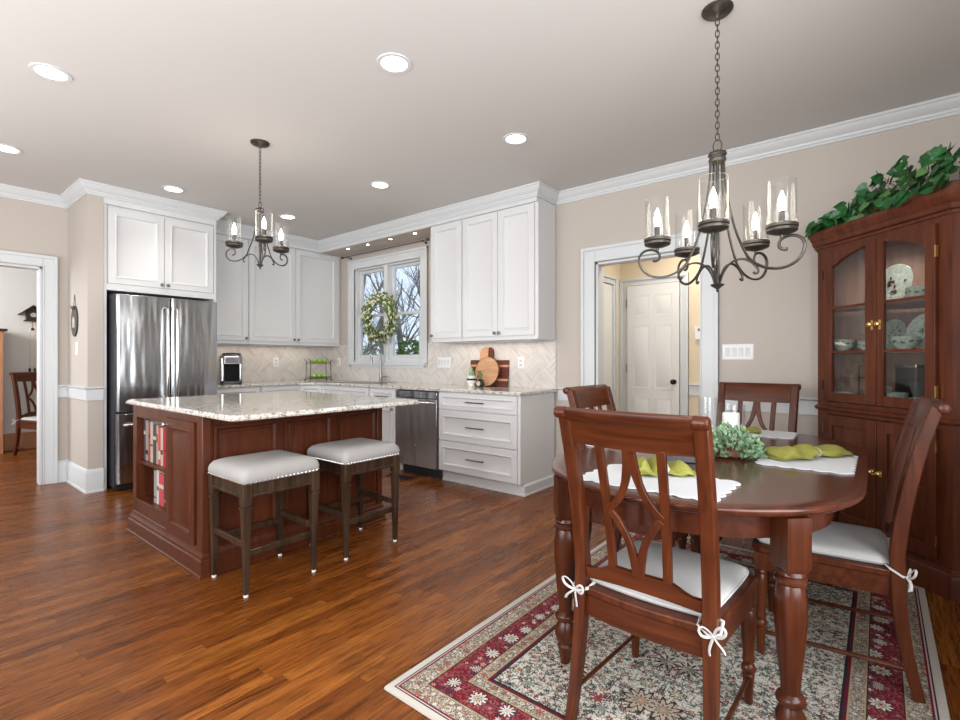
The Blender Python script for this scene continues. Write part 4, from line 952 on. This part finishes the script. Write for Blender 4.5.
# ------------------------------------------------------------------ china cabinet (corner)
ck = thing('china_cabinet', 'cherry corner china cabinet with arched glass doors beside the hall opening', 'china cabinet', (5.90, -.165, 0), -PI/4)
PLAN = [(0, 0), (-.105, .108), (.424, .638), (.952, .108), (.853, 0)]
def plan(i):  # plan inset towards the middle
    c = (.426, .2); return [(c[0]+(x-c[0])*(1-i), c[1]+(y-c[1])*(1-i)) for x, y in PLAN]
obj('lower_body', MB().box(.062, .792, .022, .30, .155, .885).prism([(0, 0), (-.105, .108), (-.09, .125), (.02, .022), (.085, .022), (.085, .001)], .0, 1.93).prism([(.853, 0), (.952, .108), (.937, .125), (.833, .022), (.768, .022), (.768, .001)], .0, 1.93), M['china'], ck, 0)
back = MB()
for a, b in (((-.085, .128), (.424, .632)), ((.424, .632), (.932, .128))):
    d = V((b[0]-a[0], b[1]-a[1], 0)).normalized(); n_ = V((d.y, -d.x, 0))*.014
    back.prism([a, b, (b[0]+n_.x, b[1]+n_.y), (a[0]+n_.x, a[1]+n_.y)], .155, 1.93)
obj('back_panels', back, M['china_in'], ck)
fl_ = [(.0, .03), (-.07, .11), (.424, .60), (.92, .11), (.85, .03)]
sh = MB().prism(fl_, .89, .915)
for z in (1.235, 1.515): sh.prism([(.02, .06), (-.04, .12), (.424, .59), (.89, .12), (.83, .06)], z, z+.016)
obj('shelf', sh, M['china_in'], ck, .002)
obj('roof_panel', MB().prism(PLAN, 1.925, 1.94), M['china'], ck)
for q0, q1 in ((.0, .165), (.845, .925), (1.895, 1.93)): obj('face_rail', MB().box(.086, .767, 0, .022, q0, q1), M['china'], ck, .002)
obj('face_stile', MB().box(.445, .455, .004, .022, .166, .844), M['china'], ck)
obj('base_moulding', MB().mold([(-.100, .104), (0, 0), (.853, 0), (.948, .104)], 0, [(0, 0), (.022, 0), (.022, .10), (.016, .118), (.008, .125), (.006, .14), (0, .145)]), M['china'], ck, smooth=25)
obj('waist_moulding', MB().mold([(-.100, .104), (0, 0), (.853, 0), (.948, .104)], .865, [(0, 0), (.012, .004), (.018, .014), (.018, .022), (.010, .03), (0, .034)]), M['china'], ck, smooth=25)
obj('crown', MB().mold([(-.100, .104), (0, 0), (.853, 0), (.948, .104)], 1.925, [(0, 0), (.010, 0), (.012, .015), (.026, .022), (.030, .035), (.030, .048), (.040, .062), (.046, .080), (.050, .088), (.050, .112), (0, .112)]), M['china'], ck, smooth=25)
FX, FN = (1, 0, 0), (0, -1, 0)
for a, b, side in ((.069, .447, 0), (.453, .785, 1)):
    # lower door
    w_ = b-a
    dmb = MB()
    for z0_, z1_ in ((.17, .50), (.50, .84)): pass
    dmb.box(a, a+.06, -.018, 0, .17, .84).box(b-.06, b, -.018, 0, .17, .84).box(a+.06, b-.06, -.018, 0, .17, .235).box(a+.06, b-.06, -.018, 0, .775, .84).box(a+.06, b-.06, -.018, 0, .485, .52)
    d = obj('lower_door', dmb, M['china'], ck, .002)
    obj('raised_panel', MB().panel((a+.055, 0, .23), FX, (0, 0, 1), FN, w_-.11, .26, [(0, 0), (0, .004), (.012, .004), (.045, .013)]).panel((a+.055, 0, .515), FX, (0, 0, 1), FN, w_-.11, .265, [(0, 0), (0, .004), (.012, .004), (.045, .013)]), M['china'], d, smooth=20)
    kx = b-.022 if side == 0 else a+.022
    knb = MB().lathe([(.006, 0), (.005, .010), (.012, .016), (.013, .022), (.008, .028), (0, .029)], (kx, -.018, .54), 14, FN); knb.box(kx-.012, kx+.012, -.020, -.018, .525, .555)
    obj('knob', knb, M['brass'], d)
    hgx = a-.003 if side == 0 else b+.003
    for z in (.24, .72): obj('hinge', MB().box(hgx-.003, hgx+.003, -.022, -.008, z, z+.06), M['nickel' if side == 0 else 'brass'], d)
    # upper glazed door with arched top rail
    ga, gb = ((.131, .378) if side == 0 else (.495, .731))
    arc = lambda x: 1.872-.085*((x-.435)/.30)**2
    dm = MB().box(a, ga, -.020, 0, .93, 1.892).box(gb, b, -.020, 0, .93, 1.892).box(ga, gb, -.020, 0, .93, .985)
    pts = [(ga, 1.892), (ga, arc(ga))]+[(ga+(gb-ga)*k/12, arc(ga+(gb-ga)*k/12)) for k in range(1, 12)]+[(gb, arc(gb)), (gb, 1.892)]
    dm.prism(pts, -.020, 0, lambda x, y, z: (x, z, y))
    d = obj('glass_door', dm, M['china'], ck, .002)
    for q in (1.518, 1.238): obj('glazing_bar', MB().box(ga, gb, -.016, -.004, q, q+.015), M['china'], d)
    obj('pane', MB().prism([(ga, .985), (gb, .985)]+[(gb+(ga-gb)*k/8, arc(gb+(ga-gb)*k/8)) for k in range(9)], -.008, -.005, lambda x, y, z: (x, z, y)), M['cab_glass'], d, smooth=0)
    kx = b-.022 if side == 0 else a+.022
    knb = MB().lathe([(.006, 0), (.005, .010), (.013, .016), (.015, .024), (.009, .030), (0, .031)], (kx, -.020, 1.40), 14, FN); knb.box(kx-.007, kx+.007, -.022, -.02, 1.37, 1.425)
    obj('knob', knb, M['brass'], d)
    for z in (1.0, 1.72): obj('hinge', MB().box(hgx-.003, hgx+.003, -.024, -.008, z, z+.06), M['dark' if side == 0 else 'brass'], d)
CK = Matrix.Translation((5.90, -.165, 0)) @ Matrix.Rotation(-PI/4, 4, 'Z')
def on_ck(x, y, z): return CK @ V((x, y, z))
def plate(x, y, z, r, label):
    t = thing('plate', label, 'plate', on_ck(x, y, z), -PI/4, 'painted plates in the china cabinet')
    # stands upright and leans back
    q = math.radians(78); ax = V((0, -math.sin(q), math.cos(q)))
    cz = r*math.sin(q)+.004
    obj('dish', MB().lathe([(r*.5, 0), (r*.55, -.004), (r*.62, -.002), (r, .014), (r, .017), (r*.6, .004), (r*.5, .002), (0, .002)], (0, 0, cz), 36, tuple(ax)), M['chintz'], t)
    obj('rim_band', MB().lathe([(r*.90, .0115), (r*.90, .0130), (r*.97, .0160), (r*.97, .0145)], (0, 0, cz), 36, tuple(ax), cap=False), M['box'], t)
    fl = MB(); rn = random.Random(int(r*1e4+x*100))
    e1 = V((1, 0, 0)); e2 = ax.cross(e1)
    for k in range(12):
        a = rn.uniform(0, 2*PI); rr = r*rn.uniform(.0, .45); p = V((0, 0, cz))+ax*.0045+e1*rr*math.cos(a)+e2*rr*math.sin(a)
        fl.leaf(p, e1*math.cos(a)+e2*math.sin(a), ax, r*.22, r*.14)
    obj('painted_flowers', fl, M['cherry'] if r > .12 else M['ivy_l'], t, smooth=0)
def bowl(x, y, z, r, h, label, handles=False, cat='bowl', nm='bowl'):
    t = thing(nm, label, cat, on_ck(x, y, z), -PI/4, 'painted bowls in the china cabinet')
    obj('dish', MB().lathe([(r*.45, .001), (r*.5, .006), (r*.9, h*.45), (r, h), (r*.97, h), (r*.86, h*.5), (r*.4, .010), (0, .010)], (0, 0, 0), 30), M['chintz'], t)
    b = MB()
    for k in range(11):
        a = 2*PI*k/11; p = V((r*.93*math.cos(a), r*.93*math.sin(a), h*.58)); b.leaf(p*1.012, (-math.sin(a), math.cos(a), .3*(-1)**k), (math.cos(a), math.sin(a), 0), r*.42, r*.26)
    obj('painted_vine', b, M['ivy_l'], t, smooth=0)
    if handles:
        for s in (-1, 1): obj('handle', MB().tube([(s*r*.9, 0, h*.8), (s*r*1.3, 0, h*.85), (s*r*1.3, 0, h*.4), (s*r*.8, 0, h*.35)], .005, 7), M['chintz'], t)
Z3, Z2, Z1 = 1.532, 1.252, .916
plate(.29, .27, Z3, .125, 'large floral plate standing on the top cabinet shelf behind the right glass door')
bowl(.56, .13, Z3, .055, .07, 'small painted cup on the top cabinet shelf, right of the large plate', True, 'cup', 'teacup')
plate(.28, .27, Z2, .095, 'floral plate standing on the middle cabinet shelf, behind the painted bowl')
plate(.49, .26, Z2, .105, 'floral plate standing at the right end of the middle cabinet shelf')
bowl(.50, .11, Z2, .070, .075, 'painted bowl in front of the plates on the middle cabinet shelf')
bowl(.075, .115, Z2, .068, .075, 'painted bowl on the middle cabinet shelf behind the left glass door')
bowl(.215, .14, Z2, .040, .06, 'small painted cup on the middle cabinet shelf, right of the left-door bowl', True, 'cup', 'teacup')
bowl(.085, .105, Z1, .070, .07, 'shallow vine-painted bowl on the bottom cabinet shelf behind the left glass door')
bowl(.24, .22, Z1, .06, .11, 'tall vine-painted bowl at the back of the bottom cabinet shelf, left side')
bowl(.41, .12, Z1, .080, .085, 'vine-painted bowl on the bottom cabinet shelf, left half of the right glass door')
bowl(.59, .12, Z1, .075, .065, 'shallow vine-painted bowl on the bottom cabinet shelf, right half of the right glass door')
t = thing('canister', 'dark glass canister on the bottom cabinet shelf behind the right glass door', 'canister', on_ck(.37, .30, Z1), -PI/4)
obj('jar', MB().prism(rrect(-.07, .07, -.05, .05, .015), 0.001, .23), M['fridge_side'], t, .003); obj('lid', MB().prism(rrect(-.074, .074, -.054, .054, .015), .231, .25), M['nickel'], t, .003)
t = thing('wire_stand', 'black wire plate stand on the bottom cabinet shelf behind the left glass door', 'stand', on_ck(.10, .225, Z1), -PI/4)
st = MB()
for sx in (-.035, .035):
    st.tube([(sx, -.03, .003), (sx, .01, .01), (sx, .015, .24)], .003, 6)
for z in (.08, .16, .24): st.tube([(-.035, .012, z), (.035, .012, z)], .0025, 6)
obj('frame', st, M['wire'], t)
o = thing('cabinet_puck_light', 'round puck light under the china cabinet roof', 'puck light', on_ck(.38, .25, 1.925), 0)
obj('lens', MB().cyl((0, 0, -.010), .035, .009, 24), M['can'], o)
l = bpy.data.lights.new('cabinet_spot', 'SPOT'); l.energy = 8; l.spot_size = 2.8; l.spot_blend = 1; l.color = (1, .92, .84)
q = bpy.data.objects.new('cabinet_spot', l); COL.objects.link(q); q.parent = o; q.location = (0, 0, -.02)

# ivy on top of the cabinet
t = thing('ivy_arrangement', 'trailing artificial ivy in a wicker basket on top of the china cabinet', 'plant', on_ck(.5, .22, 2.038), -PI/4)
obj('basket', MB().rings([[(x, y, z) for x, y in inset(rrect(-.26, .30, -.12, .10, .06, 4), i, (0, 0))] for i, z in ((.02, 0), (.004, .04), (0, .085), (.008, .085), (.012, .03))]).rings([[(x, y, .07) for x, y in inset(rrect(-.26, .30, -.12, .10, .06, 4), i, (0, 0))] for i in (.012, .1)]), M['wicker'], t)
lf = MB(); lp = MB(); vn = MB(); rn = random.Random(11)
def env(x):   # foliage height above the cabinet top along its width
    P_ = [(-.56, .03), (-.40, .11), (-.28, .17), (-.16, .22), (-.04, .30), (.12, .31), (.25, .25), (.40, .23)]
    for (a, b), (c, d) in zip(P_, P_[1:]):
        if x <= c: return b+(d-b)*(x-a)/(c-a)
    return .2
for i in range(215):
    x = rn.uniform(-.49, .36); hmax = env(x); z = rn.uniform(.05, 1)**.8*hmax
    y = rn.uniform(-.20, .02) if x > -.3 else rn.uniform(-.22, -.12)
    p = V((x, y, max(z, .02)))
    d = V((rn.uniform(-.9, .7), rn.uniform(-.55, -.05), rn.uniform(-.8, .1)))
    if p.z < .09 and d.z < 0: d.z = rn.uniform(-.05, .2)
    nr = V((rn.uniform(-.9, .5), -1, rn.uniform(-.3, .9)))
    (lp if i % 7 == 0 else lf).leaf(p, d, nr, rn.uniform(.050, .080), rn.uniform(.058, .085), True, rn.uniform(-.1, .4))
    if i % 6 == 0: vn.tube([(x*.5, -.02, .07), tuple((p+V((x*.5, -.02, .12)))*.5), tuple(p)], .0018, 5)
for i, (x, y, z) in enumerate(((-.50, -.24, .03), (-.47, -.26, .06), (-.43, -.27, .03), (-.52, -.22, .03), (.10, -.285, .04), (.15, -.285, .05), (.19, -.285, .03), (-.45, -.28, .055))):
    lf.leaf((x, y, z), (rn.uniform(-.5, .2), -.25, -.35), (0, -1, .5), .085, .08, True)
obj('leaves', lf, M['ivy'], t, smooth=0, label='dark green heart-shaped leaves'); obj('pale_leaves', lp, M['ivy_l'], t, smooth=0, label='paler green leaves'); obj('vines', vn, M['twig'], t)

# ------------------------------------------------------------------ things on the worktop
t = thing('coffee_maker', 'silver and black pod coffee maker on the counter by the refrigerator', 'coffee maker', (.24, -1.475, .916), PI/2-.34); t.scale = (.92, .92, 1.0)
obj('body', MB().prism(rrect(-.12, .12, -.02, .13, .03), 0.03, .30), M['steel_dw'], t, .006)
obj('water_tank', MB().prism(rrect(.085, .125, -.10, .10, .015), .03, .27), M['steel'], t, .004)
obj('side_trim', MB().prism(rrect(-.125, -.085, -.14, .10, .012), .03, .30), M['steel'], t, .004)
obj('head', MB().prism(rrect(-.125, .125, -.15, .13, .05), .23, .33).prism(rrect(-.115, .115, -.13, .12, .05), .33, .345), M['steel_dw'], t, .008)
obj('brew_face', MB().box(-.075, .075, -.155, -.149, .24, .31), M['orn_grey'], t)
obj('lever', MB().tube([(-.10, -.12, .348), (-.06, -.158, .352), (.06, -.158, .352), (.10, -.12, .348)], .008, 8), M['dark'], t)
obj('drip_base', MB().prism(rrect(-.12, .12, -.15, .13, .03), 0, .03), M['dark'], t, .004)
obj('recess', MB().box(-.082, .085, -.024, -.02, .03, .23), M['black'], t)

t = thing('fruit_rack', 'two-tier black wire basket stand in the counter corner', 'rack', (.26, -.31, .917), PI/2-.15)
fr_ = MB()
for sx in (-1, 1):
    for sy in (-1, 1):
        fr_.tube([(sx*.155, sy*.08, .0), (sx*.145, sy*.075, .02), (sx*.14, sy*.07, .26), (sx*.165, sy*.085, .285)], .004, 6)
        fr_.ball((sx*.157, sy*.082, .008), .008, 8)
for z in (.045, .25):
    fr_.tube([(.14*a, .07*b, z) for a, b in ((1, 1), (-1, 1), (-1, -1), (1, -1))], .0035, 6, True)
    fr_.tube([(.14*a, .07*b, z-.02) for a, b in ((1, 1), (-1, 1), (-1, -1), (1, -1))], .0025, 6, True)
    for k in range(9): fr_.tube([(-.12+.03*k, -.07, z-.02), (-.12+.03*k, .07, z-.02)], .0016, 5)
obj('frame', fr_, M['wire'], t)
fm = Matrix.Translation((.26, -.31, .917)) @ Matrix.Rotation(PI/2-.15, 4, 'Z')
first = None
for tier, z in (('lower', .027), ('upper', .232)):
    for k, (ax_, ay_, pos) in enumerate(((-.070, -.02, 'left'), (.0, -.018, 'middle'), (.072, -.02, 'right'))):
        p = fm @ V((ax_, ay_, z))
        lb_ = 'green apple on the %s tier of the wire rack, %s of three' % (tier, pos)
        if first is None:
            first = thing('apple', lb_, 'apple', p, group='green apples in the wire rack')
            obj('flesh', MB().lathe([(.0, .004), (.012, .0), (.026, .008), (.034, .028), (.033, .046), (.024, .060), (.010, .062), (0, .054)], (0, 0, 0), 18, cap=False), M['apple'], first)
            obj('stem', MB().tube([(0, 0, .053), (.003, 0, .070)], .0015, 5), M['twig'], first)
        else: dup(first, p, k*1.3, lb_)

# cutting boards, leaning on the backsplash
t = thing('cutting_board', 'striped rectangular walnut cutting board leaning on the backsplash', 'cutting board', (3.0, -.055, .917))
t.rotation_euler = (-.10, 0, 0)
bw = [(.06, 'walnut'), (.022, 'maple'), (.055, 'walnut'), (.022, 'walnut'), (.045, 'walnut'), (.022, 'maple'), (.05, 'walnut')]
z = .001
for h_, m_ in bw:
    obj('strip', MB().box(-.255, .255, 0, .02, z, z+h_), M[m_], t); z += h_
t = thing('cutting_board', 'paddle cutting board with rounded handle, standing behind the round board', 'cutting board', (2.975, -.085, .917)); t.rotation_euler = (-.13, 0, 0)
obj('light_half', MB().prism([(-.09, .0), (.02, .0), (.02, .415), (-.04, .415), (-.075, .40), (-.09, .36)], 0, .018, lambda x, y, z: (x, z, y)), M['maple'], t, .003)
obj('dark_half', MB().prism([(.021, .0), (.09, .0), (.09, .36), (.075, .40), (.05, .415), (.021, .415)], 0, .018, lambda x, y, z: (x, z, y)), M['walnut'], t, .003)
t = thing('round_board', 'round bark-edged wooden board leaning in front of the striped board', 'cutting board', (3.025, -.118, .917)); t.rotation_euler = (-.16, 0, 0)
obj('disc', MB().lathe([(.150, 0), (.155, .004), (.155, .018), (.150, .022)], (0, .012, .156), 40, (0, -1, 0)), M['maple'], t, smooth=30)
obj('bark_edge', MB().tube([(.154*math.cos(a), -.001, .157+.150*math.sin(a)) for a in [2*PI*k/36 for k in range(36)]], .0085, 6, True), M['walnut'], t)
t = thing('cactus_planter', 'tiny cactus in a white patterned pot on a saucer, left of the mini bottle', 'plant', (2.915, -.22, .916))
obj('pot', MB().lathe([(.038, 0), (.042, .006), (.036, .012), (.034, .03), (.046, .038), (.052, .105), (.055, .115), (.050, .115), (.046, .10), (0, .10)], (0, 0, 0), 24), M['white'], t)
obj('pattern_band', MB().lathe([(.0492, .066), (.0525, .085)], (0, 0, 0), 24, cap=False), M['dark'], t)
obj('cactus', MB().lathe([(.016, .098), (.022, .12), (.023, .16), (.017, .19), (.006, .205), (0, .207)], (-.004, 0, 0), 12).lathe([(.008, .11), (.012, .13), (.011, .15), (0, .165)], (.026, 0, 0), 10), M['box'], t)
t = thing('mini_planter', 'small round jar with a cream label and leafy sprig, before the round board', 'plant', (3.035, -.215, .916))
obj('jar', MB().lathe([(.025, 0), (.036, .008), (.040, .035), (.036, .062), (.022, .075), (.020, .085), (0, .085)], (0, 0, 0), 22), M['dark'], t)
obj('label', MB().lathe([(.026, 0), (.026, .002)], (0, -.0385, .038), 20, (0, -1, 0)), M['relief'], t, label='round cream label')
sp_ = MB(); rn = random.Random(3)
for k in range(34):
    a = rn.uniform(0, 2*PI); z = rn.uniform(.085, .15); sp_.leaf((.012*math.cos(a), .012*math.sin(a), z), (math.cos(a), math.sin(a), .8), (0, 0, 1), .032, .018)
obj('sprig', sp_, M['ivy_l'], t, smooth=0)

# wall plates
def wall_plate(loc, U, N, w_, h_, label, cat, kinds, name='light_switch'):
    t = thing(name, label, cat, loc); U, N = V(U), V(N)
    obj('plate', MB().panel(-U*w_/2-V((0, 0, h_/2)), U, (0, 0, 1), N, w_, h_, [(0, .0005), (0, .004), (.004, .006), (.008, .0065)]), M['plate'], t)
    n = len(kinds)
    for i, k in enumerate(kinds):
        cx = (i-(n-1)/2)*.046
        if k == 's': obj('rocker', MB().panel(U*(cx-.0165)-V((0, 0, .033)), U, (0, 0, 1), N, .033, .066, [(0, .0066), (0, .0085), (.003, .0095), (.006, .0085)]), M['trim'], t)
        else:
            for dz in (-.021, .021):
                oo = obj('socket', MB().panel(U*(cx-.0165)+V((0, 0, dz-.014)), U, (0, 0, 1), N, .033, .028, [(0, .0066), (0, .0085), (.003, .0085)]), M['trim'], t)
                obj('slot', MB().fbox(U*cx+V((0, 0, dz)), U, (0, 0, 1), N, -.009, -.006, -.005, .007, .0084, .0088).fbox(U*cx+V((0, 0, dz)), U, (0, 0, 1), N, .006, .009, -.005, .007, .0084, .0088), M['dark'], oo)
    return t
wall_plate((5.382, 0, 1.255), (1, 0, 0), (0, -1, 0), .215, .118, 'white four-gang switch plate on the beige wall right of the hall opening', 'light switch', 'ssss')
wall_plate((2.333, -.012, 1.165), (1, 0, 0), (0, -1, 0), .20, .118, 'white four-gang switch plate on the backsplash right of the window', 'light switch', 'ssss')
wall_plate((3.40, -.012, 1.165), (1, 0, 0), (0, -1, 0), .075, .118, 'white outlet on the backsplash right of the cutting boards', 'outlet', 'o', 'wall_outlet')
wall_plate((.012, -.79, 1.165), (0, 1, 0), (1, 0, 0), .075, .118, 'white outlet on the fridge-wall backsplash between coffee maker and fruit rack', 'outlet', 'o', 'wall_outlet')
wall_plate((.30, -.012, 1.165), (1, 0, 0), (0, -1, 0), .075, .118, 'white switch plate on the backsplash between the corner and the window', 'light switch', 's')
wall_plate((.345, -2.94, 1.30), (1, 0, 0), (0, -1, 0), .07, .118, 'white switch plate on the pier beneath the slate ornament', 'light switch', 's')
# thermostat and small switch in the hall
t = thing('thermostat', 'white thermostat with a small grey display on the cream hall wall', 'thermostat', (4.775, 1.4, 1.48))
obj('case', MB().box(-.085, .085, -.03, -.001, -.07, .07), M['plate'], t, .005); obj('display', MB().box(-.055, .03, -.0315, -.030, .02, .048), M['lcd'], t)
t = thing('wall_switch', 'small dark switch on the cream hall wall below the thermostat', 'switch', (4.775, 1.4, 1.24))
obj('plate', MB().box(-.02, .02, -.012, -.001, -.06, .06), M['dark'], t, .003); obj('toggle', MB().box(-.006, .006, -.022, -.012, -.012, .012), M['black'], t)

# slate ornament on the pier
t = thing('wall_ornament', 'oval carved slate ornament hung by a cord on the pier by the refrigerator', 'wall ornament', (.30, -2.941, 1.56))
ov = [(.105*math.cos(a), .145*math.sin(a)) for a in [2*PI*k/32 for k in range(32)]]
obj('oval', MB().prism(ov, -.014, -.001, lambda x, y, z: (x, z, y)), M['slate'], t, .003, smooth=30)
obj('cord', MB().tube([(-.04, -.008, .125), (0, -.006, .255), (.04, -.008, .125)], .0025, 6), M['twig'], t)
obj('carved_bird', MB().ball((0, -.02, .128), .022, 12, (2.6, .6, .8)).leaf((-.04, -.02, .135), (-1, 0, .3), (0, -1, 0), .05, .03), M['twig'], t)
ox = 0
rl_ = MB().box(-.035, .035, -.018, -.013, -.06, .0)
for x in (-.028, -.008, .012): rl_.box(x, x+.012, -.020, -.018, -.05, -.01)
rl_.prism([(-.045, .0), (.045, .0), (0, .05)], -.019, -.013, lambda x, y, z: (x, z, y))
obj('cottage_relief', rl_, M['relief'], t, .001)

# curtain rod and wreath
t = thing('curtain_rod', 'thin dark curtain rod above the kitchen window', 'curtain rod', (1.30, -.075, 2.60))
obj('rod', MB().tube([(-.80, 0, 0), (.80, 0, 0)], .006, 8), M['iron'], t)
for s in (-1, 1):
    obj('finial', MB().lathe([(.006, 0), (.014, .008), (.008, .018), (.018, .034), (.008, .05), (0, .052)], (s*.80, 0, 0), 12, (s, 0, 0)), M['iron'], t)
    obj('bracket', MB().tube([(s*.73, 0, 0), (s*.73, .04, -.01), (s*.73, .074, -.012)], .005, 7).cyl((s*.73, .0735, -.012), .018, .0015, 12, (0, -1, 0)), M['iron'], t)
t = thing('wreath', 'green wreath with cream blossoms hanging on the kitchen window', 'wreath', (1.285, -.085, 1.73))
lf = MB(); bl = MB(); tw = MB(); rn = random.Random(21)
tw.tube([(.24*math.cos(a), .0, .24*math.sin(a)) for a in [2*PI*k/28 for k in range(28)]], .016, 7, True)
tw.tube([(.25*math.cos(a), .01*math.sin(5*a), .235*math.sin(a)) for a in [2*PI*k/40 for k in range(40)]], .006, 6, True)
for i in range(1000):
    a = rn.uniform(0, 2*PI); rr = .245+rn.uniform(-.075, .085); y = rn.uniform(-.05, .03); p = V((rr*math.cos(a), y, rr*math.sin(a)))
    d = V((math.cos(a+rn.uniform(.9, 2.1)), rn.uniform(-.7, .2), math.sin(a+rn.uniform(.9, 2.1))))
    (bl if rn.random() < .34 else lf).leaf(p, d, (rn.uniform(-.6, .6), -1, rn.uniform(-.6, .6)), rn.uniform(.035, .060), rn.uniform(.022, .036))
for i in range(16):
    a = rn.uniform(0, 2*PI); tw.tube([(.26*math.cos(a), -.01, .26*math.sin(a)), (.37*math.cos(a+.2), -.03, .36*math.sin(a+.2))], .002, 5)
obj('leaves', lf, M['wre'], t, smooth=0); obj('blossoms', bl, M['wrew'], t, smooth=0, label='cream blossoms'); obj('twig_ring', tw, M['twig'], t)
obj('hanger', MB().tube([(0, .0, .25), (0, .02, .4), (0, .055, .64)], .002, 5), M['twig'], t)

# floor register by the dishwasher
t = thing('floor_vent', 'dark floor register set in the boards before the dishwasher', 'vent', (2.42, -.76, .001))
obj('frame', MB().box(-.16, .16, -.06, .06, 0, .004), M['fridge_side'], t, .001)
sl = MB()
for k in range(12): sl.box(-.145+.025*k, -.133+.025*k, -.048, .048, .004, .0052)
obj('slats', sl, M['wire'], t)

# ------------------------------------------------------------------ side room
t = thing('pine_cabinet', 'orange pine cabinet edge visible through the left doorway', 'cabinet', (-2.45, -3.33, 0))
obj('body', MB().box(-.22, .05, -.30, .22, 0.0, 1.56), M['orange_wood'], t, .004); obj('top', MB().box(-.22, .085, -.33, .255, 1.56, 1.59), M['cherry_h'], t, .004)
t = thing('cuckoo_clock', 'dark carved cuckoo clock on the white wall of the left room', 'clock', (-2.715, -2.79, 1.80)); t.scale = (.68, .68, .68)
obj('case', MB().box(.0, .12, -.10, .10, -.10, .08).prism([(-.10, .08), (.10, .08), (0, .17)], 0, .12, lambda x, y, z: (z, x, y)), M['clockw'], t, .003)
obj('roof', MB().fbox((0, 0, .175), (0, .70, -.62), (1, 0, 0), (0, .62, .70), -.01, .26, 0, .17, 0, .015).fbox((0, 0, .175), (0, -.70, -.62), (1, 0, 0), (0, -.62, .70), -.01, .30, 0, .17, 0, .015), M['clockw'], t)
obj('base_ledge', MB().box(0, .15, -.13, .13, -.125, -.10), M['clockw'], t, .003)
obj('dial', MB().lathe([(.045, 0), (.045, .006), (.0, .006)], (.12, 0, .0), 24, (1, 0, 0)), M['relief'], t, label='pale round dial')
obj('pendulum', MB().tube([(.05, .0, -.12), (.05, .0, -.26)], .003, 6).ball((.05, 0, -.28), .03, 10, (.4, 1, 1)), M['clockw'], t)
for y in (-.045, .03):
    w_ = obj('chain', MB().tube([(.06, y, -.12), (.06, y, -1.05)], .0022, 5), M['brass'], t)
    obj('weight', MB().lathe([(.008, 0), (.018, .01), (.02, .05), (.01, .08)], (.06, y, -1.13), 10), M['clockw'], w_)

# ------------------------------------------------------------------ outdoors, beyond the kitchen window
gnd = MB().box(-40, 3.6, .35, 45, -.75, -.70)
struct('ground_outside', gnd, M['lawn'], smooth=0)
def tree(x, y, h, seed, label):
    rn = random.Random(seed); t = thing('bare_tree', label, 'tree', (x, y, -.7), group='bare winter trees outside the window')
    tr = MB(); br = MB()
    pts = [(rn.uniform(-.1, .1)*k, rn.uniform(-.1, .1)*k, h*k/8) for k in range(9)]
    tr.tube(pts, [max(.03, .15*(1-k/9.5)) for k in range(9)], 8)
    def grow(p, d, L_, r, n):
        q = [p]; cur = V(p); dd = V(d)
        for k in range(4):
            dd = (dd+V((rn.uniform(-.3, .3), rn.uniform(-.3, .3), rn.uniform(-.1, .3)))).normalized(); cur = cur+dd*L_/4; q.append(tuple(cur))
        br.tube(q, [r, r*.8, r*.62, r*.45, r*.3], 4)
        if n:
            for k in range(3):
                a = V(q[rn.randint(1, 4)]); grow(tuple(a), (dd+V((rn.uniform(-1, 1), rn.uniform(-1, 1), rn.uniform(-.2, .7)))).normalized(), L_*.62, r*.5, n-1)
    for k in range(12):
        i = rn.randint(1, 8); a = rn.uniform(0, 2*PI); grow(pts[i], (math.cos(a), math.sin(a), rn.uniform(.1, .9)), rn.uniform(1.4, 2.6)*(1-.05*i), .045, 3)
    obj('trunk', tr, M['bark'], t); obj('branches', br, M['bark'], t, smooth=0)
tl = [(-4.2, 4.6, 7, 'nearest bare tree outside the right window sash'), (-6.8, 5.6, 8, 'bare tree outside, showing at the left sash'), (-7.5, 8.0, 9, 'bare tree outside between the two window sashes'), (-4.9, 7.4, 8, 'bare tree outside behind the nearest one'),
      (-11, 9.0, 10, 'far bare tree at the left of the window view'), (-9.5, 12, 10, 'far bare tree in the middle of the window view'), (-6.5, 11.5, 9, 'far bare tree at the right of the window view'), (-14, 13, 11, 'most distant bare tree in the window view')]
for i, (x, y, h, lb_) in enumerate(tl): tree(x, y, h, 40+i, lb_)
for i, (x, y, h, w_, lb_) in enumerate(((-1.35, 2.9, 2.25, .75, 'bright evergreen shrub close outside the right window sash'), (-3.6, 3.2, 2.0, .8, 'evergreen shrub outside below the wreath in the left sash'), (-8.5, 7.0, 2.4, 2.0, 'broad evergreen hedge further back in the garden'))):
    t = thing('evergreen_shrub', lb_, 'shrub', (x, y, -.7), group='evergreen shrubs outside the window')
    lf = MB(); rn = random.Random(60+i)
    for k in range(1500):
        z = rn.uniform(.05, 1)*h; a = rn.uniform(0, 2*PI); r_ = w_*(1-.78*z/h)*rn.uniform(.55, 1); lf.leaf((r_*math.cos(a), r_*math.sin(a), z), (math.cos(a), math.sin(a), rn.uniform(-.3, .8)), (0, 0, 1), .16, .07)
    obj('foliage', lf, M['bush'], t, smooth=0); obj('stem', MB().tube([(0, 0, 0), (0, 0, h*.9)], [.05, .015], 6), M['bark'], t)
